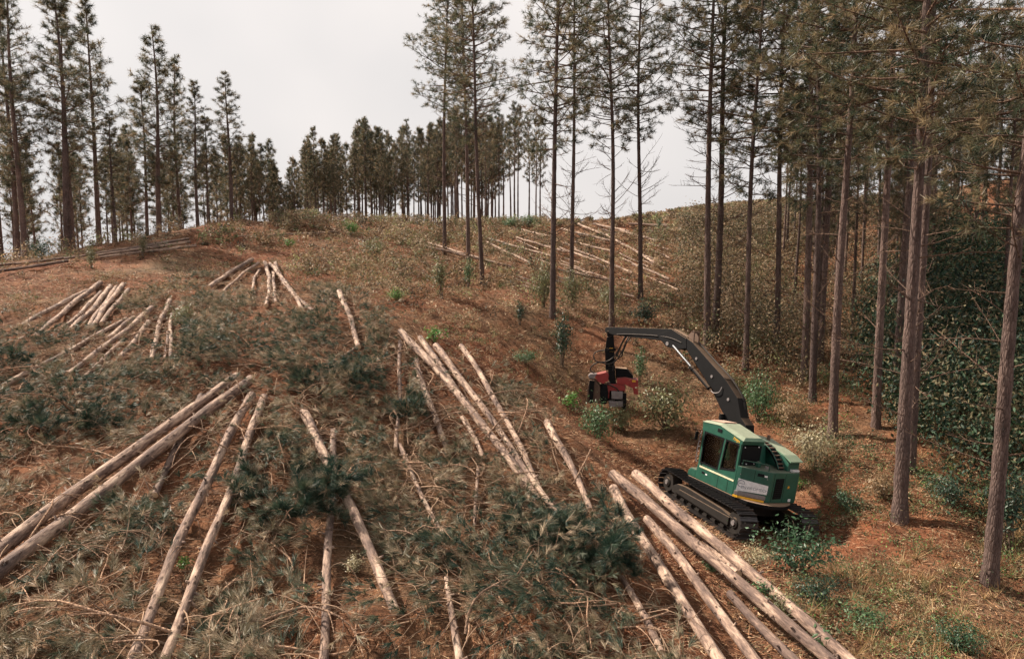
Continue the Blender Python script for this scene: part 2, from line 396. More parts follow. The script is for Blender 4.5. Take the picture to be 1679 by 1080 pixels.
# ---------------------------------------------------------------- pines
def make_pine(H, cs, Lmax, r0, wstep, tpb, nn, nl, nw, seed, lean=0.0, top_sharp=1.0, k=10, upsweep=0.35, gap=0.12, spr=1.1):
    """returns meshes (trunk, limbs, crown) of one pine with its base at the origin"""
    rs = np.random.default_rng(seed)
    m = 16; h = np.concatenate([[-0.4, 0, 0.25, 0.7], np.linspace(1.6, H, m)])
    wob = np.stack([np.sin(h * 0.31 + seed) * 0.012 * h, np.cos(h * 0.23 + seed * 2) * 0.010 * h], -1)
    path = np.concatenate([wob, h[:, None]], 1)
    hr = np.clip(h / H, 0, 1); rad = r0 * (1 - hr * 0.93) ** 0.85 + 0.3 * r0 * np.exp(-np.maximum(h, 0) / 0.35)
    rad[-1] = 0.02
    hh = np.linspace(0, H, 90); hh = np.unique(np.concatenate([[-0.4], hh]))
    pp = np.stack([np.interp(hh, h, path[:, 0]), np.interp(hh, h, path[:, 1]), hh], -1)
    rr = np.interp(hh, h, rad) * (1 + 0.05 * np.sin(hh * 7.0 + seed) + rs.uniform(-0.03, 0.03, len(hh)))
    tv, tf = tube_np(pp[None], rr[None], k)
    trunk = mesh_np('trunk', tv, tf, M['bark'], smooth=True)
    bp, br, TP, TD, tp_ = [], [], [], [], []
    z = cs
    while z < H - 0.25:
        f = (z - cs) / (H - cs)
        n = rs.integers(3, 6)
        a0 = rs.uniform(0, 6.28)
        for i in range(n):
            if rs.random() < gap: continue
            zz = z + rs.uniform(-0.2, 0.2)
            prof = min(1.0, 0.42 + f * 2.6) * (0.06 + 0.94 * (1 - f) ** 0.8) ** top_sharp
            L = max(0.3, Lmax * prof * rs.uniform(0.6, 1.15))
            a = a0 + i * 6.28 / n + rs.uniform(-0.35, 0.35)
            o = np.array([np.interp(zz, h, path[:, 0]), np.interp(zz, h, path[:, 1]), zz])
            t = np.linspace(0, 1, 6)
            el = upsweep * (0.35 + 0.9 * f) + rs.uniform(-0.25, 0.2)
            curve = np.stack([np.cos(a + 0.25 * t * rs.uniform(-1, 1)) * t * L, np.sin(a + 0.25 * t * rs.uniform(-1, 1)) * t * L, (el * t + 0.30 * t ** 2 * rs.uniform(-0.4, 1.3)) * L], -1) + o
            bp.append(curve); br.append(np.linspace(max(0.012, 0.020 * L ** 0.8), 0.006, 6))
            nt_ = max(2, int(round(tpb * (0.35 + 0.65 * L / Lmax))))
            for j in range(nt_):
                tt = 1.0 if j == 0 else rs.uniform(0.3, 1.0)
                p = np.array([np.interp(tt, t, curve[:, c]) for c in range(3)])
                d = curve[-1] - curve[2]; d = d / np.linalg.norm(d)
                if j:
                    sd_ = rs.normal(size=3); sd_ -= sd_.dot(d) * d; sd_ /= np.linalg.norm(sd_)
                    off = rs.uniform(0.12, 0.5) * L ** 0.6 * 0.7
                    tw = d * rs.uniform(0.2, 0.8) + sd_ * rs.uniform(0.5, 1.0) + np.array([0, 0, 0.35])
                    tw /= np.linalg.norm(tw); p2 = p + tw * off
                    tp_.append(np.stack([p, p2])); p, d = p2, tw
                TP.append(p); TD.append(d)
        z += wstep * rs.uniform(0.7, 1.3) * (1 - 0.35 * f)
    TP.append(np.array([*path[-1, :2], H])); TD.append(np.array([0, 0, 1.0]))
    TP = np.array(TP); TD = np.array(TD)
    pal = np.array([(0.052, 0.063, 0.038), (0.102, 0.092, 0.054), (0.165, 0.128, 0.078), (0.030, 0.044, 0.032), (0.26, 0.188, 0.118)])  # palest tan paints sunlit highlights into the needle colours
    cl = pal[rs.choice(5, len(TP), p=[0.23, 0.25, 0.22, 0.15, 0.15])]
    v, f_, c = tufts(TP, TD, nn, nl * rs.uniform(0.8, 1.2, len(TP)), nw, spr, 0.30, cl, back=0.8)
    crown = mesh_np('crown', v, f_, M['needle'], c)
    lv, lf = tube_np(np.array(bp), np.array(br), 4)
    wv, wf = tube_np(np.array(tp_), np.tile([0.008, 0.004], (len(tp_), 1)), 3)
    limbs = mesh_np('limbs', np.concatenate([lv, wv]), np.concatenate([lf, wf + len(lv)]), M['limb'], smooth=True)
    return trunk, limbs, crown

TALL = [make_pine(22.5, 8.4 + 0.5 * i, 3.0, 0.20, 0.50, 16, 24, 0.26, 0.018, 100 + i, top_sharp=0.8, gap=0.08, spr=1.3) for i in range(5)]
EDGE = [make_pine(17.0, 4.6 + 0.8 * i, 2.5, 0.19, 0.48, 13, 18, 0.32, 0.024, 200 + i, top_sharp=1.0, k=9, upsweep=0.45, gap=0.15, spr=1.35) for i in range(4)]
RIDGE = [make_pine(15.5, 7.3 + 0.5 * i, 1.9, 0.16, 0.50, 9, 14, 0.36, 0.036, 300 + i, top_sharp=1.0, k=8, upsweep=0.5, gap=0.06, spr=1.35) for i in range(5)]

def dead_branch(seed):
    rs = np.random.default_rng(seed); L = rs.uniform(1.3, 2.9); t = np.linspace(0, 1, 8)
    P = [np.stack([t * L, 0.10 * L * np.sin(t * 3 + seed) * t, L * (rs.uniform(-0.15, 0.25) * t + rs.uniform(-0.15, 0.3) * t * t)], -1)]
    Rr = [np.linspace(0.022, 0.006, 8)]
    for i in range(rs.integers(4, 9)):
        s = rs.uniform(0.3, 0.85); o = np.array([np.interp(s, t, P[0][:, c]) for c in range(3)])
        d = np.array([rs.uniform(0.3, 1), rs.choice([-1, 1]) * rs.uniform(0.3, 0.9), rs.uniform(-0.3, 0.5)]) * rs.uniform(0.25, 0.6)
        P.append(o + t[:, None] * d + np.array([0, 0, 0.1]) * (t ** 2)[:, None]); Rr.append(np.linspace(0.010, 0.004, 8))
    v, f = tube_np(np.array(P), np.array(Rr), 5)
    return mesh_np('branch', v, f, M['limb'], smooth=True)
DEAD = [dead_branch(s) for s in range(7)]

def put_pine(proto, p, scale, rz, lean, label, group=None, tint=(1, 1, 1), ndead=0, wscale=1.0, deadz=(3.5, 11), cw=None):
    root = empty('pine_tree', tuple(p), (lean[0], lean[1], rz), (scale * wscale, scale * wscale, scale))
    tag(root, label, 'tree', group)
    obj('trunk', proto[0], root)
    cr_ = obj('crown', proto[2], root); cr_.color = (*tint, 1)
    if cw: cr_.scale = (cw / wscale, cw / wscale, 1)
    obj('limbs', proto[1], cr_)
    for i in range(ndead):
        z = random.uniform(*deadz); b = obj('branch', random.choice(DEAD), root)
        a = random.uniform(0, 6.283); s = random.uniform(0.5, 1.15)
        b.location = (0.10 * math.cos(a), 0.10 * math.sin(a), z); b.rotation_euler = (0, random.uniform(-0.5, 0.15), a); b.scale = (s, s, s)
    return root

# base u, base v, pixel width of the trunk low down, lean in pixels (top minus base per 500 px), label
NEAR = [
    (1622, 957, 25, 12, 'tall pine with a shrub at its foot, nearest trunk at the right edge'),
    (1475, 850, 22, 30, 'leaning pine standing on bare needle litter to the right of the harvester'),
    (1365, 715, 17, 14, 'straight pine trunk directly behind the harvester counterweight'),
    (1492, 770, 15, 22, 'darker pine close behind the leaning trunk on the litter slope'),
    (1436, 700, 11, 10, 'slim pine between the counterweight trunk and the leaning trunk'),
    (1332, 660, 12, 10, 'pine in the close row of three right of the boom, nearest of them'),
    (1318, 624, 10, 12, 'pine in the close row of three right of the boom, leftmost of them'),
    (1345, 592, 10, 10, 'pine in the close row of three right of the boom, farthest of them'),
    (1159, 565, 13, 14, 'thick pine trunk rising right behind the harvester elbow'),
    (1172, 558, 12, 4, 'pine half hidden behind the thick trunk at the harvester elbow'),
    (1222, 605, 11, 10, 'lone straight pine just right of the lower boom'),
    (1273, 576, 9, 10, 'thin dark pine right of the lone one by the lower boom'),
    (1050, 490, 7.5, -2, 'thin pine standing behind the stick of the harvester, right of the head'),
    (1003, 536, 10, 12, 'bending pine rising from just behind the harvester stick tip'),
    (937, 468, 7, 0, 'slender pine behind the shrubby pine, left of the bending one'),
    (906, 522, 11, 5, 'pine with a dark leafy shrub growing at its foot mid slope'),
    (791, 466, 8.5, 20, 'forked-top pine on the open slope, right one of three'),
    (768, 428, 7.5, 6, 'pine on the open slope, middle one of three'),
    (729, 417, 7.5, 0, 'pine on the open slope, left one of three'),
    (1468, 655, 11, 14, 'dark pine trunk in deep shade left of the leaning trunk'),
]
near_xy = []
for i, (u, v, wpx, ln, lab) in enumerate(NEAR):
    p, d = hit(u, v); near_xy.append(p)
    r = wpx * d / F / 2; ws = min(max(r / 0.215, 0.72), 1.2)
    H_ = 1.0 + 0.06 * math.sin(i * 2.3)
    k = ln / 500.0 - (u - CX) / F * math.tan(PITCH) * 0.9
    put_pine(TALL[i % 5], p, H_, random.uniform(0, 6.28), (random.uniform(-0.01, 0.01), math.atan(k)), lab, 'tall pines left standing around the harvester',
             (1.06, 1.10, 1.0), 40 if u < 1200 else 30, wscale=ws, cw=1.16, deadz=(3.5, 12) if u < 1200 else (2.5, 12))

# left stand, base u, base v, height in px, width of trunk px, label
LEFT = [
    (42, 428, 470, 10, 'tall pine at the left edge, right trunk of a close pair'),
    (30, 430, 420, 8, 'tall pine at the left edge, left trunk of a close pair'),
    (3, 432, 400, 7, 'pine trunk cut by the left edge of the picture'),
    (112, 412, 418, 12, 'bushy tall pine with two trunks close together in the left stand'),
    (120, 410, 380, 8, 'second trunk pressed against the bushy tall pine of the left stand'),
    (164, 410, 396, 9, 'sparse leaning pine with one long side branch near its top'),
    (262, 392, 338, 10, 'broad pointed pine, highest of the middle clump in the left stand'),
    (242, 395, 262, 7, 'pine just left of the broad pointed one'),
    (298, 388, 290, 7, 'pointed pine right of the broad highest one'),
    (325, 385, 245, 6, 'narrow pine at the right shoulder of the middle clump'),
    (380, 375, 250, 7, 'slim pine with a small tuft-like crown rising alone above its neighbours'),
    (342, 380, 190, 5, 'small pine between the middle clump and the lone slim one'),
    (190, 402, 215, 6, 'shorter pine right of the sparse leaning pine'),
    (216, 400, 190, 5, 'short pine filling the gap left of the broad pointed pine'),
]
for i, (u, v, hp, wpx, lab) in enumerate(LEFT):
    d = 46 + (i * 37 % 11) * 0.7 if u < 200 else 55 + (i * 29 % 9)
    a = at(u, v, d); x, y = a[0], a[1]; z = float(ground(x, y))
    hw = hp * d / F + (a[2] - z); pr = EDGE[i % 4]
    ws = (wpx * d / F / 2) / 0.19 / (hw / 17)
    put_pine(pr, (x, y, z - 0.05), hw / 17, random.uniform(0, 6.28), (0, random.uniform(-0.015, 0.015)), lab, 'pines of the left stand', (1.0, 1.02, 0.96), 6, wscale=min(max(ws, 0.9), 1.35), deadz=(1.5, 5))

# ridge stand: skyline heights read off the photo (u, top v)
SKY = [(0, 190), (60, 230), (130, 210), (185, 190), (220, 240), (290, 230), (345, 205), (400, 215), (440, 225), (458, 262), (485, 262), (512, 205), (540, 215), (560, 212), (598, 182), (620, 198),
       (640, 218), (660, 200), (680, 178), (700, 205), (720, 190), (748, 175), (770, 178), (790, 180), (812, 190), (825, 185), (848, 152), (865, 180), (880, 178), (893, 190)]
su = [a for a, b in SKY]; sv = [b for a, b in SKY]
n_r = 0
for i in range(184):
    u = 6 + 888 * ((i * 0.6180339) % 1.0) if i < 118 else (480 + 350 * ((i * 0.754877) % 1.0) if i < 150 else (385 + 120 * ((i * 0.754877) % 1.0) if i < 162 else 500 + 280 * ((i * 0.569840) % 1.0)))
    d = (60 if u < 330 else 68) + (i * 0.7548776 % 1.0) * 30 + max(0, u - 500) * 0.035
    if (u > 840 and i % 3 == 0) or (u < 330 and i % 5 < 2): continue
    top = np.interp(u, su, sv) + (abs(math.sin(i * 12.9)) ** 1.5) * (45 if u < 700 else 25) + (0 if i % 5 else -6)
    x = (u - CX) / F * d; a = at(u, top, d); y = a[1]; z = float(ground(x, y))
    hw = a[2] - z
    if hw < 5: continue
    hw = min(hw, 24)
    t = 0.9 + 0.25 * random.random()
    put_pine(RIDGE[i % 5], (x, y, z - 0.1), hw / 15.5, random.uniform(0, 6.28), (random.uniform(-.012, .012), random.uniform(-.012, .012)),
             'brown-green pine in the dense row along the hill crest', 'pines along the crest', (t * 1.05, t * 1.03, t * 0.98), 0, wscale=0.82 if hw < 16 else 0.78)

# dense stand on the right hillside
k = 0; tries = 0
while k < 66 and tries < 2000:
    tries += 1
    d = random.uniform(25, 62); u = random.uniform(1225, 1760) if k < 44 else random.uniform(1480, 1780)
    if k >= 44: d = max(d, 36)
    if u < 1290 and d < 44: continue
    if u < 1400 and d < 33: continue
    x = (u - CX) / F * d; y = d * cP; z = float(ground(x, y))
    if min(math.hypot(x - q_[0], y - q_[1]) for q_ in near_xy) < 1.6: continue
    near_xy.append((x, y, z))
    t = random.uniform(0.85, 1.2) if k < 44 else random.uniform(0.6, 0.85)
    pr = random.choice(TALL) if random.random() < 0.4 else random.choice(EDGE)
    put_pine(pr, (x, y, z - 0.05), random.uniform(0.5, 0.8) * (1.0 if pr in TALL else 1.2), random.uniform(0, 6.28), (random.uniform(-.02, .02), random.uniform(-.02, .02)),
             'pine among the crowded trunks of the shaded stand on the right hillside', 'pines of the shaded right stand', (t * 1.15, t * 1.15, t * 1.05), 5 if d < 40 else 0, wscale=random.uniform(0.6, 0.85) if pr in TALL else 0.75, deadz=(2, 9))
    k += 1

# ---------------------------------------------------------------- logs
LOGSEG = []
def make_log(name_label, group, a, b, ra, rb, barky, k=12, stubs=True):
    """a, b: world end points (axis); local X runs along the log"""
    LOGSEG.append((np.array(a), np.array(b), max(ra, rb)))
    a = Vector(a); b = Vector(b); L = (b - a).length
    n = max(6, int(L / 0.35)); t = np.linspace(0, 1, n)
    ph = random.uniform(0, 6.28); bow = random.uniform(-0.018, 0.018) * L
    path = np.stack([t * L, bow * np.sin(t * math.pi) + 0.022 * np.sin(t * L * 1.3 + ph), 0.012 * np.sin(t * L * 1.9 + ph)], -1)
    rad = (ra + (rb - ra) * t) * (1 + 0.045 * np.sin(t * L * 2.7 + ph) + rng.uniform(-0.035, 0.035, n))
    v, f = tube_np(path[None], rad[None], k)
    v = v.reshape(n, k, 3); v[:, :, 1:] += rng.normal(0, 0.02, (n, k, 2)) * rad[:, None, None]; v = v.reshape(-1, 3)
    V, Fq = [v], [f]; base = len(v)
    if stubs:
        ns = int(L * 3.0)
        for i in range(ns):
            s = random.random(); an = random.uniform(-0.6, 3.7); o = np.array([s * L, np.interp(s, t, path[:, 1]), np.interp(s, t, path[:, 2])])
            rr = ra + (rb - ra) * s; dr = np.array([0.35, math.cos(an), math.sin(an)]); dr /= np.linalg.norm(dr)
            ln = rr + random.uniform(0.015, 0.13) ** 1.0 * random.random()+0.01
            sv_, sf_ = tube_np(np.stack([o + dr * rr * 0.8, o + dr * ln, o + dr * (ln + 0.004)])[None], np.array([[0.024, 0.018, 0.002]]) * random.uniform(0.7, 1.3), 5)
            V.append(sv_); Fq.append(sf_ + base); base += len(sv_)
    o = obj('log', mesh_np('log', np.concatenate(V), np.concatenate(Fq), M['log'], smooth=True))
    x = (b - a).normalized(); z = Vector((0, 0, 1)); y = z.cross(x).normalized(); z = x.cross(y)
    o.matrix_world = Matrix.Translation(a) @ Matrix((x, y, z)).transposed().to_4x4()
    o.color = (barky, 0, 0, 1)
    tag(o, name_label, 'log', group)
    for e, s in ((0, -1), (n - 1, 1)):
        ring = v.reshape(n, k, 3)[e]; c = ring.mean(0); off = np.array([s * 0.003, 0, 0])
        vv = np.vstack([c + off, ring * 1.0 + off]); ff = np.array([[0, 1 + i, 1 + (i + 1) % k] for i in range(k)])
        if s < 0: ff = ff[:, ::-1]
        obj('cut_end', mesh_np('cut_end', vv - path[e], ff, M['cut']), o).location = tuple(path[e])
    return o
def log_px(label, group, u1, v1, w1, u2, v2, w2, barky=0.0, lift=0.0, k=12, stubs=True, sink=0.25):
    w1 *= 0.75; w2 *= 0.75; barky += random.uniform(-0.07, 0.03); up = lift; _, d1 = hit(u1, v1); _, d2 = hit(u2, v2)
    for it in range(3):          # seat the log: its axis keeps to the two picture points while it is lifted clear of the bumps
        r1 = w1 * d1 / F / 2; r2 = w2 * d2 / F / 2
        p1, d1 = hit(u1, v1, r1 + up); p2, d2 = hit(u2, v2, r2 + up)
        t = np.linspace(0, 1, 25)[:, None]; ln = p1 + (p2 - p1) * t
        ex = (ground(ln[:, 0], ln[:, 1]) + r1 * (1 - sink) - ln[:, 2]).max()
        if ex < 0.02 or it == 2: break
        up = min(up + ex, lift + 0.5)
    return make_log(label, group, p1, p2, r1, r2, barky, k, stubs)

ORD = ['first', 'second', 'third', 'fourth', 'fifth', 'sixth', 'seventh', 'eighth', 'ninth', 'tenth', 'eleventh', 'twelfth', 'thirteenth', 'fourteenth', 'fifteenth', 'sixteenth', 'seventeenth', 'eighteenth', 'nineteenth']
G = 'felled logs of the near slope'
for row in [
    ('long straight log running off the left edge, upper one of the near pair', G, -70, 950, 33, 390, 617, 19, 0.02, 0.1),
    ('long straight log running off the left edge, lower one of the near pair', G, -70, 992, 34, 411, 621, 20, 0.03, 0.1),
    ('short branchy log end poking out from under the near left pair', G, 332, 648, 15, 256, 812, 14, 0.10),
    ('long scraped log running steeply down, left one of two beside the near left pair', G, 412, 648, 18, 205, 1105, 24, 0.0, 0.05),
    ('long scraped log running steeply down, right one of two beside the near left pair', G, 432, 651, 16, 258, 1105, 23, -0.05, 0.05),
    ('log passing under the dark green branch heap, coming out at its lower right', G, 497, 676, 20, 650, 1000, 21, 0.0, 0.12),
    ('pale log dropping straight to the bottom edge below the green branch heap', G, 548, 705, 14, 527, 1100, 21, 0.02, 0.1),
    ('short log at the bottom edge half buried in green branches', G, 734, 945, 10, 754, 1100, 19, 0.0, 0.12),
    ('log with bark stripped, half under slash left of the harvester logs', G, 897, 692, 17, 968, 835, 12, -0.02, 0.1),
    ('thin branchy log under slash left of the pile in front of the harvester', G, 1021, 945, 12, 1082, 1070, 18, 0.05, 0.1),
]: log_px(*row)
G = 'logs of the central bundle'
for row in [
    ('leftmost and longest log of the central bundle', G, 657, 543, 16, 884, 820, 17, 0.0, 0.15),
    ('second log of the central bundle, lying between two longer ones', G, 690, 553, 13, 852, 778, 14, -0.02, 0.12),
    ('third log of the central bundle, reaching lowest into the slash', G, 714, 567, 14, 940, 885, 11, -0.02, 0.12),
    ('slim log set apart on the right of the central bundle', G, 757, 566, 11, 888, 806, 13, -0.04, 0.1),
    ('shorter branchy log set apart on the left of the central bundle', G, 682, 590, 13, 734, 735, 12, 0.0, 0.1),
    ('thin crooked treetop stem left of the central bundle', G, 655, 560, 8, 650, 735, 9, 0.05, 0.15),
    ('thin log running down from the foot of the crooked treetop stem', G, 654, 730, 9, 724, 874, 9, 0.03, 0.12),
    ('short log piece showing through slash under the central bundle', G, 757, 685, 11, 792, 748, 10, 0.0, 0.05),
    ('short log piece at the lower end of the central bundle', G, 842, 763, 11, 872, 818, 11, 0.0, 0.05),
    ('thin pale pole standing out of slash below the central bundle', G, 783, 765, 7, 780, 862, 7, -0.05, 0.1),
    ('log in the slash above the central bundle, broken near its lower end', G, 556, 478, 11, 588, 568, 11, 0.0, 0.05),
    ('very short log leaning against the foot of the broken log', G, 584, 570, 7, 560, 586, 7, 0.0, 0.1),
]: log_px(*row)
G = 'pile of logs in front of the harvester'
for row in [
    ('third log of the pile by the harvester track, shortest and nearest the track', G, 1060, 788, 15, 1210, 940, 18, 0.02, 0.0),
    ('topmost long log of the pile, alongside the harvester track', G, 1041, 777, 18, 1408, 1092, 26, 0.0, 0.22),
    ('thick long log in the middle of the pile in front of the harvester', G, 1005, 776, 20, 1378, 1098, 28, 0.03, 0.2),
    ('outermost pale log on the left side of the harvester pile', G, 1005, 801, 20, 1192, 1098, 26, -0.05, 0.1),
    ('log with a dark barked upper end lying inside the harvester pile', G, 1062, 850, 19, 1250, 1098, 25, 0.05, 0.08),
    ('short dark log pushed under the pile near the bottom edge', G, 1197, 972, 19, 1318, 1098, 22, 0.12, 0.0),
]: log_px(*row)
G = 'sheaf of seven logs'
for i, r_ in enumerate([(143, 476, 9, 33, 535, 10), (165, 463, 11, 57, 553, 11), (165, 479, 8, 104, 539, 9), (180, 470, 11, 115, 541, 11), (191, 471, 9, 142, 538, 10), (203, 466, 11, 150, 538, 11), (211, 475, 9, 165, 530, 10)]):
    log_px(f'{ORD[i]} log from the left in the sheaf of seven on red soil', G, *r_, barky=random.uniform(-0.06, 0.03), lift=0.04 * (i % 3))
G = 'loose logs below the sheaf'
for lab, r_ in [('long branchy log below the sheaf, running down to the left edge', (207, 523, 10, 8, 632, 14)), ('thick mottled log, longest one right of the branchy log', (250, 504, 12, 110, 613, 12)),
                ('short log lying against the thick mottled log', (220, 520, 10, 176, 557, 11)), ('mottled log just right of the thick one, its foot free', (245, 527, 11, 197, 586, 12)),
                ('thin crooked log crossing below the thick mottled log', (203, 557, 8, 132, 624, 9)), ('steep log, left one of three upright logs', (279, 492, 10, 250, 588, 11)),
                ('thin short steep log, middle one of three upright logs', (275, 545, 7, 271, 588, 7)), ('steep log, right one of three upright logs', (282, 515, 8, 281, 589, 8))]:
    log_px(lab, G, *r_, barky=random.uniform(-0.05, 0.04), lift=0.05)
G = 'fan of logs near the hilltop'
for lab, r_ in [('thick leftmost log of the fan near the hilltop', (414, 425, 9, 343, 471, 10)), ('thin log beside the thick leftmost one of the fan', (423, 432, 6, 367, 478, 6)),
                ('short log in the middle of the hilltop fan, left of its two middle ones', (425, 443, 6, 414, 481, 6)), ('upright log in the middle of the hilltop fan', (434, 430, 8, 437, 501, 8)),
                ('short upright log tucked between the middle and right logs of the fan', (448, 447, 7, 452, 496, 7)), ('second log from the right in the hilltop fan', (443, 432, 8, 497, 508, 8)), ('rightmost long log of the hilltop fan', (451, 431, 8, 513, 510, 8))]:
    log_px(lab, G, *r_, barky=random.uniform(-0.06, 0.02), lift=0.05, k=10)
G = 'logs stacked below the left stand'
for lab, r_ in [('long grey log of the stack below the left pines, uppermost', (105, 424, 4, 310, 391, 6)), ('brown log of the stack below the left pines, middle one', (160, 418, 5, 312, 397, 7)),
                ('pale log of the stack below the left pines, lowest one', (165, 421, 5, 322, 403, 7)), ('short brown log at the top right of the stack below the left pines', (215, 408, 5, 306, 392, 6)),
                ('dark log lying at the left edge under the pines, lower one', (-10, 446, 6, 112, 428, 6)), ('dark log lying at the left edge under the pines, upper one', (-10, 436, 5, 126, 421, 5)), ('thin far log on the crest beyond the stack', (392, 388, 3, 556, 380, 4))]:
    log_px(lab, G, *r_, barky=random.uniform(0.0, 0.1), lift=0.15, k=9, stubs=False)
G = 'logs lying in rows on the far right slope'
FAR = [(702, 398, 793, 425), (700, 404, 840, 437), (798, 397, 870, 431), (799, 390, 885, 416), (829, 400, 907, 421), (847, 389, 928, 413), (853, 376, 906, 389), (917, 406, 978, 428), (915, 442, 996, 459), (920, 375, 1001, 395),
       (942, 397, 1005, 413), (942, 409, 1037, 447), (948, 367, 1005, 390), (973, 367, 1032, 379), (984, 473, 1040, 487), (1010, 394, 1073, 431), (1016, 378, 1076, 395), (1031, 367, 1094, 370), (1037, 433, 1098, 458)]
for i, (a_, b_, c_, d_) in enumerate(FAR):
    log_px(f'{ORD[i]} log from the left among those in rows on the far right slope', G, a_, b_, 4.6, c_, d_, 5.6, barky=random.uniform(-0.10, 0.02), lift=0.34, k=9, stubs=False)
for i in range(26):
    u = 830 + 250 * random.random(); v = 372 + 95 * random.random() + max(0, 900 - u) * 0.2
    L = random.uniform(25, 60); s = random.uniform(0.25, 0.5)
    log_px('slim weathered log lying among scrub on the far right slope', 'slim logs in the scrub', u, v, 2.6, u + L, v + L * s, 3.2, barky=random.uniform(-0.05, 0.12), lift=0.12, k=8, stubs=False)

# ---------------------------------------------------------------- slash: cut branches with needles (uncountable)
SLASH = [(-400, 520), (0, 520), (60, 550), (160, 555), (240, 495), (300, 455), (400, 455), (520, 480), (560, 470), (640, 530), (700, 585), (790, 610), (880, 665), (960, 760), (1005, 830), (1080, 950), (1150, 1090), (1300, 1400), (-900, 1400)]
BARE = [(150, 800, 150, 45), (540, 950, 130, 70), (620, 1060, 90, 50), (120, 1040, 120, 30), (450, 620, 40, 25), (860, 600, 60, 40)]   # red soil shows here (px ellipses)
GREEN = [(470, 800, 110, 80), (540, 610, 90, 50), (990, 900, 80, 90), (100, 680, 110, 50), (850, 900, 150, 90), (720, 1040, 150, 60), (30, 590, 70, 40), (650, 650, 60, 80), (330, 590, 100, 50), (250, 900, 80, 50), (560, 560, 60, 50), (900, 1010, 140, 70)]
def off_logs(x, y, extra, keep=0.06):
    """True where a point is clear of every log seen from above (a few strands stay on top)"""
    ok = np.ones(x.shape, bool)
    for a, b, r in LOGSEG:
        dx, dy = b[0] - a[0], b[1] - a[1]; t = np.clip(((x - a[0]) * dx + (y - a[1]) * dy) / (dx * dx + dy * dy), 0, 1)
        ok &= np.hypot(x - a[0] - t * dx, y - a[1] - t * dy) > r + extra
    return ok | (rng.random(x.shape) < keep)
HEAP = lambda u, v: np.exp(-(((u - 490) / 95) ** 2 + ((v - 800) / 55) ** 2))     # the one heap that covers logs
def ell(u, v, L):
    s = np.zeros(np.shape(u))
    for a, b, c, d in L: s = np.maximum(s, np.exp(-(((u - a) / c) ** 2 + ((v - b) / d) ** 2) * 1.2))
    return s
def slash_points(n):
    x = rng.uniform(-30, 11, n); y = 6.5 + (38 - 6.5) * rng.random(n) ** 1.25
    z = ground(x, y); u, v, d = proj(x, y, z)
    k = inpoly(u, v, SLASH) & (u > -260)
    dens = np.clip((fbm(x * 0.5 + 3, y * 0.5, 3) - 0.28) * 3.2, 0.12, 1) * (1 - 0.85 * ell(u, v, BARE)) + 0.6 * ell(u, v, GREEN)
    k &= rng.random(n) < dens
    return x[k], y[k], z[k], u[k], v[k], d[k]
x, y, z, u, v, d = slash_points(12800)
g = ell(u, v, GREEN); nb = len(x)
ang = (fbm(x * 0.25 + 60, y * 0.25, 2) * 9 + rng.normal(0, 0.8, nb)); Lb = rng.uniform(0.5, 1.3, nb) * (0.85 + 0.5 * g)
el = rng.normal(0.12, 0.22, nb)
dirs = np.stack([np.cos(ang) * np.cos(el), np.sin(ang) * np.cos(el), np.sin(el)], -1)
lift = 0.03 + rng.random(nb) * (0.16 + 0.60 * g * rng.random(nb)) + 0.55 * HEAP(u, v) * rng.random(nb)
p0 = np.stack([x, y, z + lift], -1); t = np.linspace(0, 1, 4)
arch = rng.uniform(-0.05, 0.18, nb)
side = np.stack([-np.sin(ang), np.cos(ang), 0 * ang], -1) * rng.normal(0, 0.15, nb)[:, None]
P = p0[:, None] + dirs[:, None] * (t[None, :, None] * Lb[:, None, None]) + side[:, None] * (t ** 2)[None, :, None]
P[..., 2] += arch[:, None] * np.sin(t * math.pi)[None] * Lb[:, None]
gmin = ground(P[..., 0], P[..., 1]) + 0.015; P[..., 2] = np.maximum(P[..., 2], gmin)
acc = Acc()
tv, tf = tube_np(P, np.linspace(1, 0.4, 4)[None] * rng.uniform(0.006, 0.013, nb)[:, None], 4)
tcol = np.repeat(np.array([(0.17, 0.11, 0.075)]) * rng.uniform(0.5, 1.7, (nb, 1)), 16, 0)
acc.add(tv, tf, tcol)
bx, by, bz, bu, bv, _d = slash_points(7000); n_ = len(bx)
ba = rng.uniform(0, 6.28, n_); bl = rng.uniform(0.4, 1.5, n_); tt_ = np.linspace(0, 1, 6)
cv = rng.normal(0, 0.35, n_)
hd = ba[:, None] + cv[:, None] * tt_[None]
bp_ = np.stack([bx[:, None] + np.cos(hd) * tt_ * bl[:, None], by[:, None] + np.sin(hd) * tt_ * bl[:, None], np.zeros((n_, 6))], -1)
bp_[..., 2] = ground(bp_[..., 0], bp_[..., 1]) + 0.05 + rng.uniform(0.0, 0.22, n_)[:, None] + rng.uniform(0, 0.25, n_)[:, None] * np.sin(tt_ * 3.1)[None]
tv, tf = tube_np(bp_, np.linspace(1, 0.35, 6)[None] * rng.uniform(0.006, 0.015, n_)[:, None], 4)
acc.add(tv, tf, np.repeat(np.array([(0.34, 0.225, 0.15)]) * rng.uniform(0.45, 1.35, (n_, 1)), 24, 0))
tw_o = obj('slash_twigs', acc.mesh('slash_twigs', M['twig'])); tag(tw_o, 'tangle of thin brown twigs among the cut pine branches', 'twigs', kind='stuff')
NT = 8
s = np.concatenate([np.ones((nb, 2)), rng.uniform(0.25, 0.98, (nb, NT - 2))], 1)
i0 = np.minimum((s * 3).astype(int), 2); fr = s * 3 - i0
B = np.arange(nb)[:, None]
tp = P[B, i0] * (1 - fr[..., None]) + P[B, i0 + 1] * fr[..., None]
td = norm(P[:, 3] - P[:, 1])[:, None] * np.ones((nb, NT, 1))
off = rng.normal(size=(nb, NT, 3)); off[..., 2] = np.abs(off[..., 2]) * 0.7
off[:, 0] *= 0.15
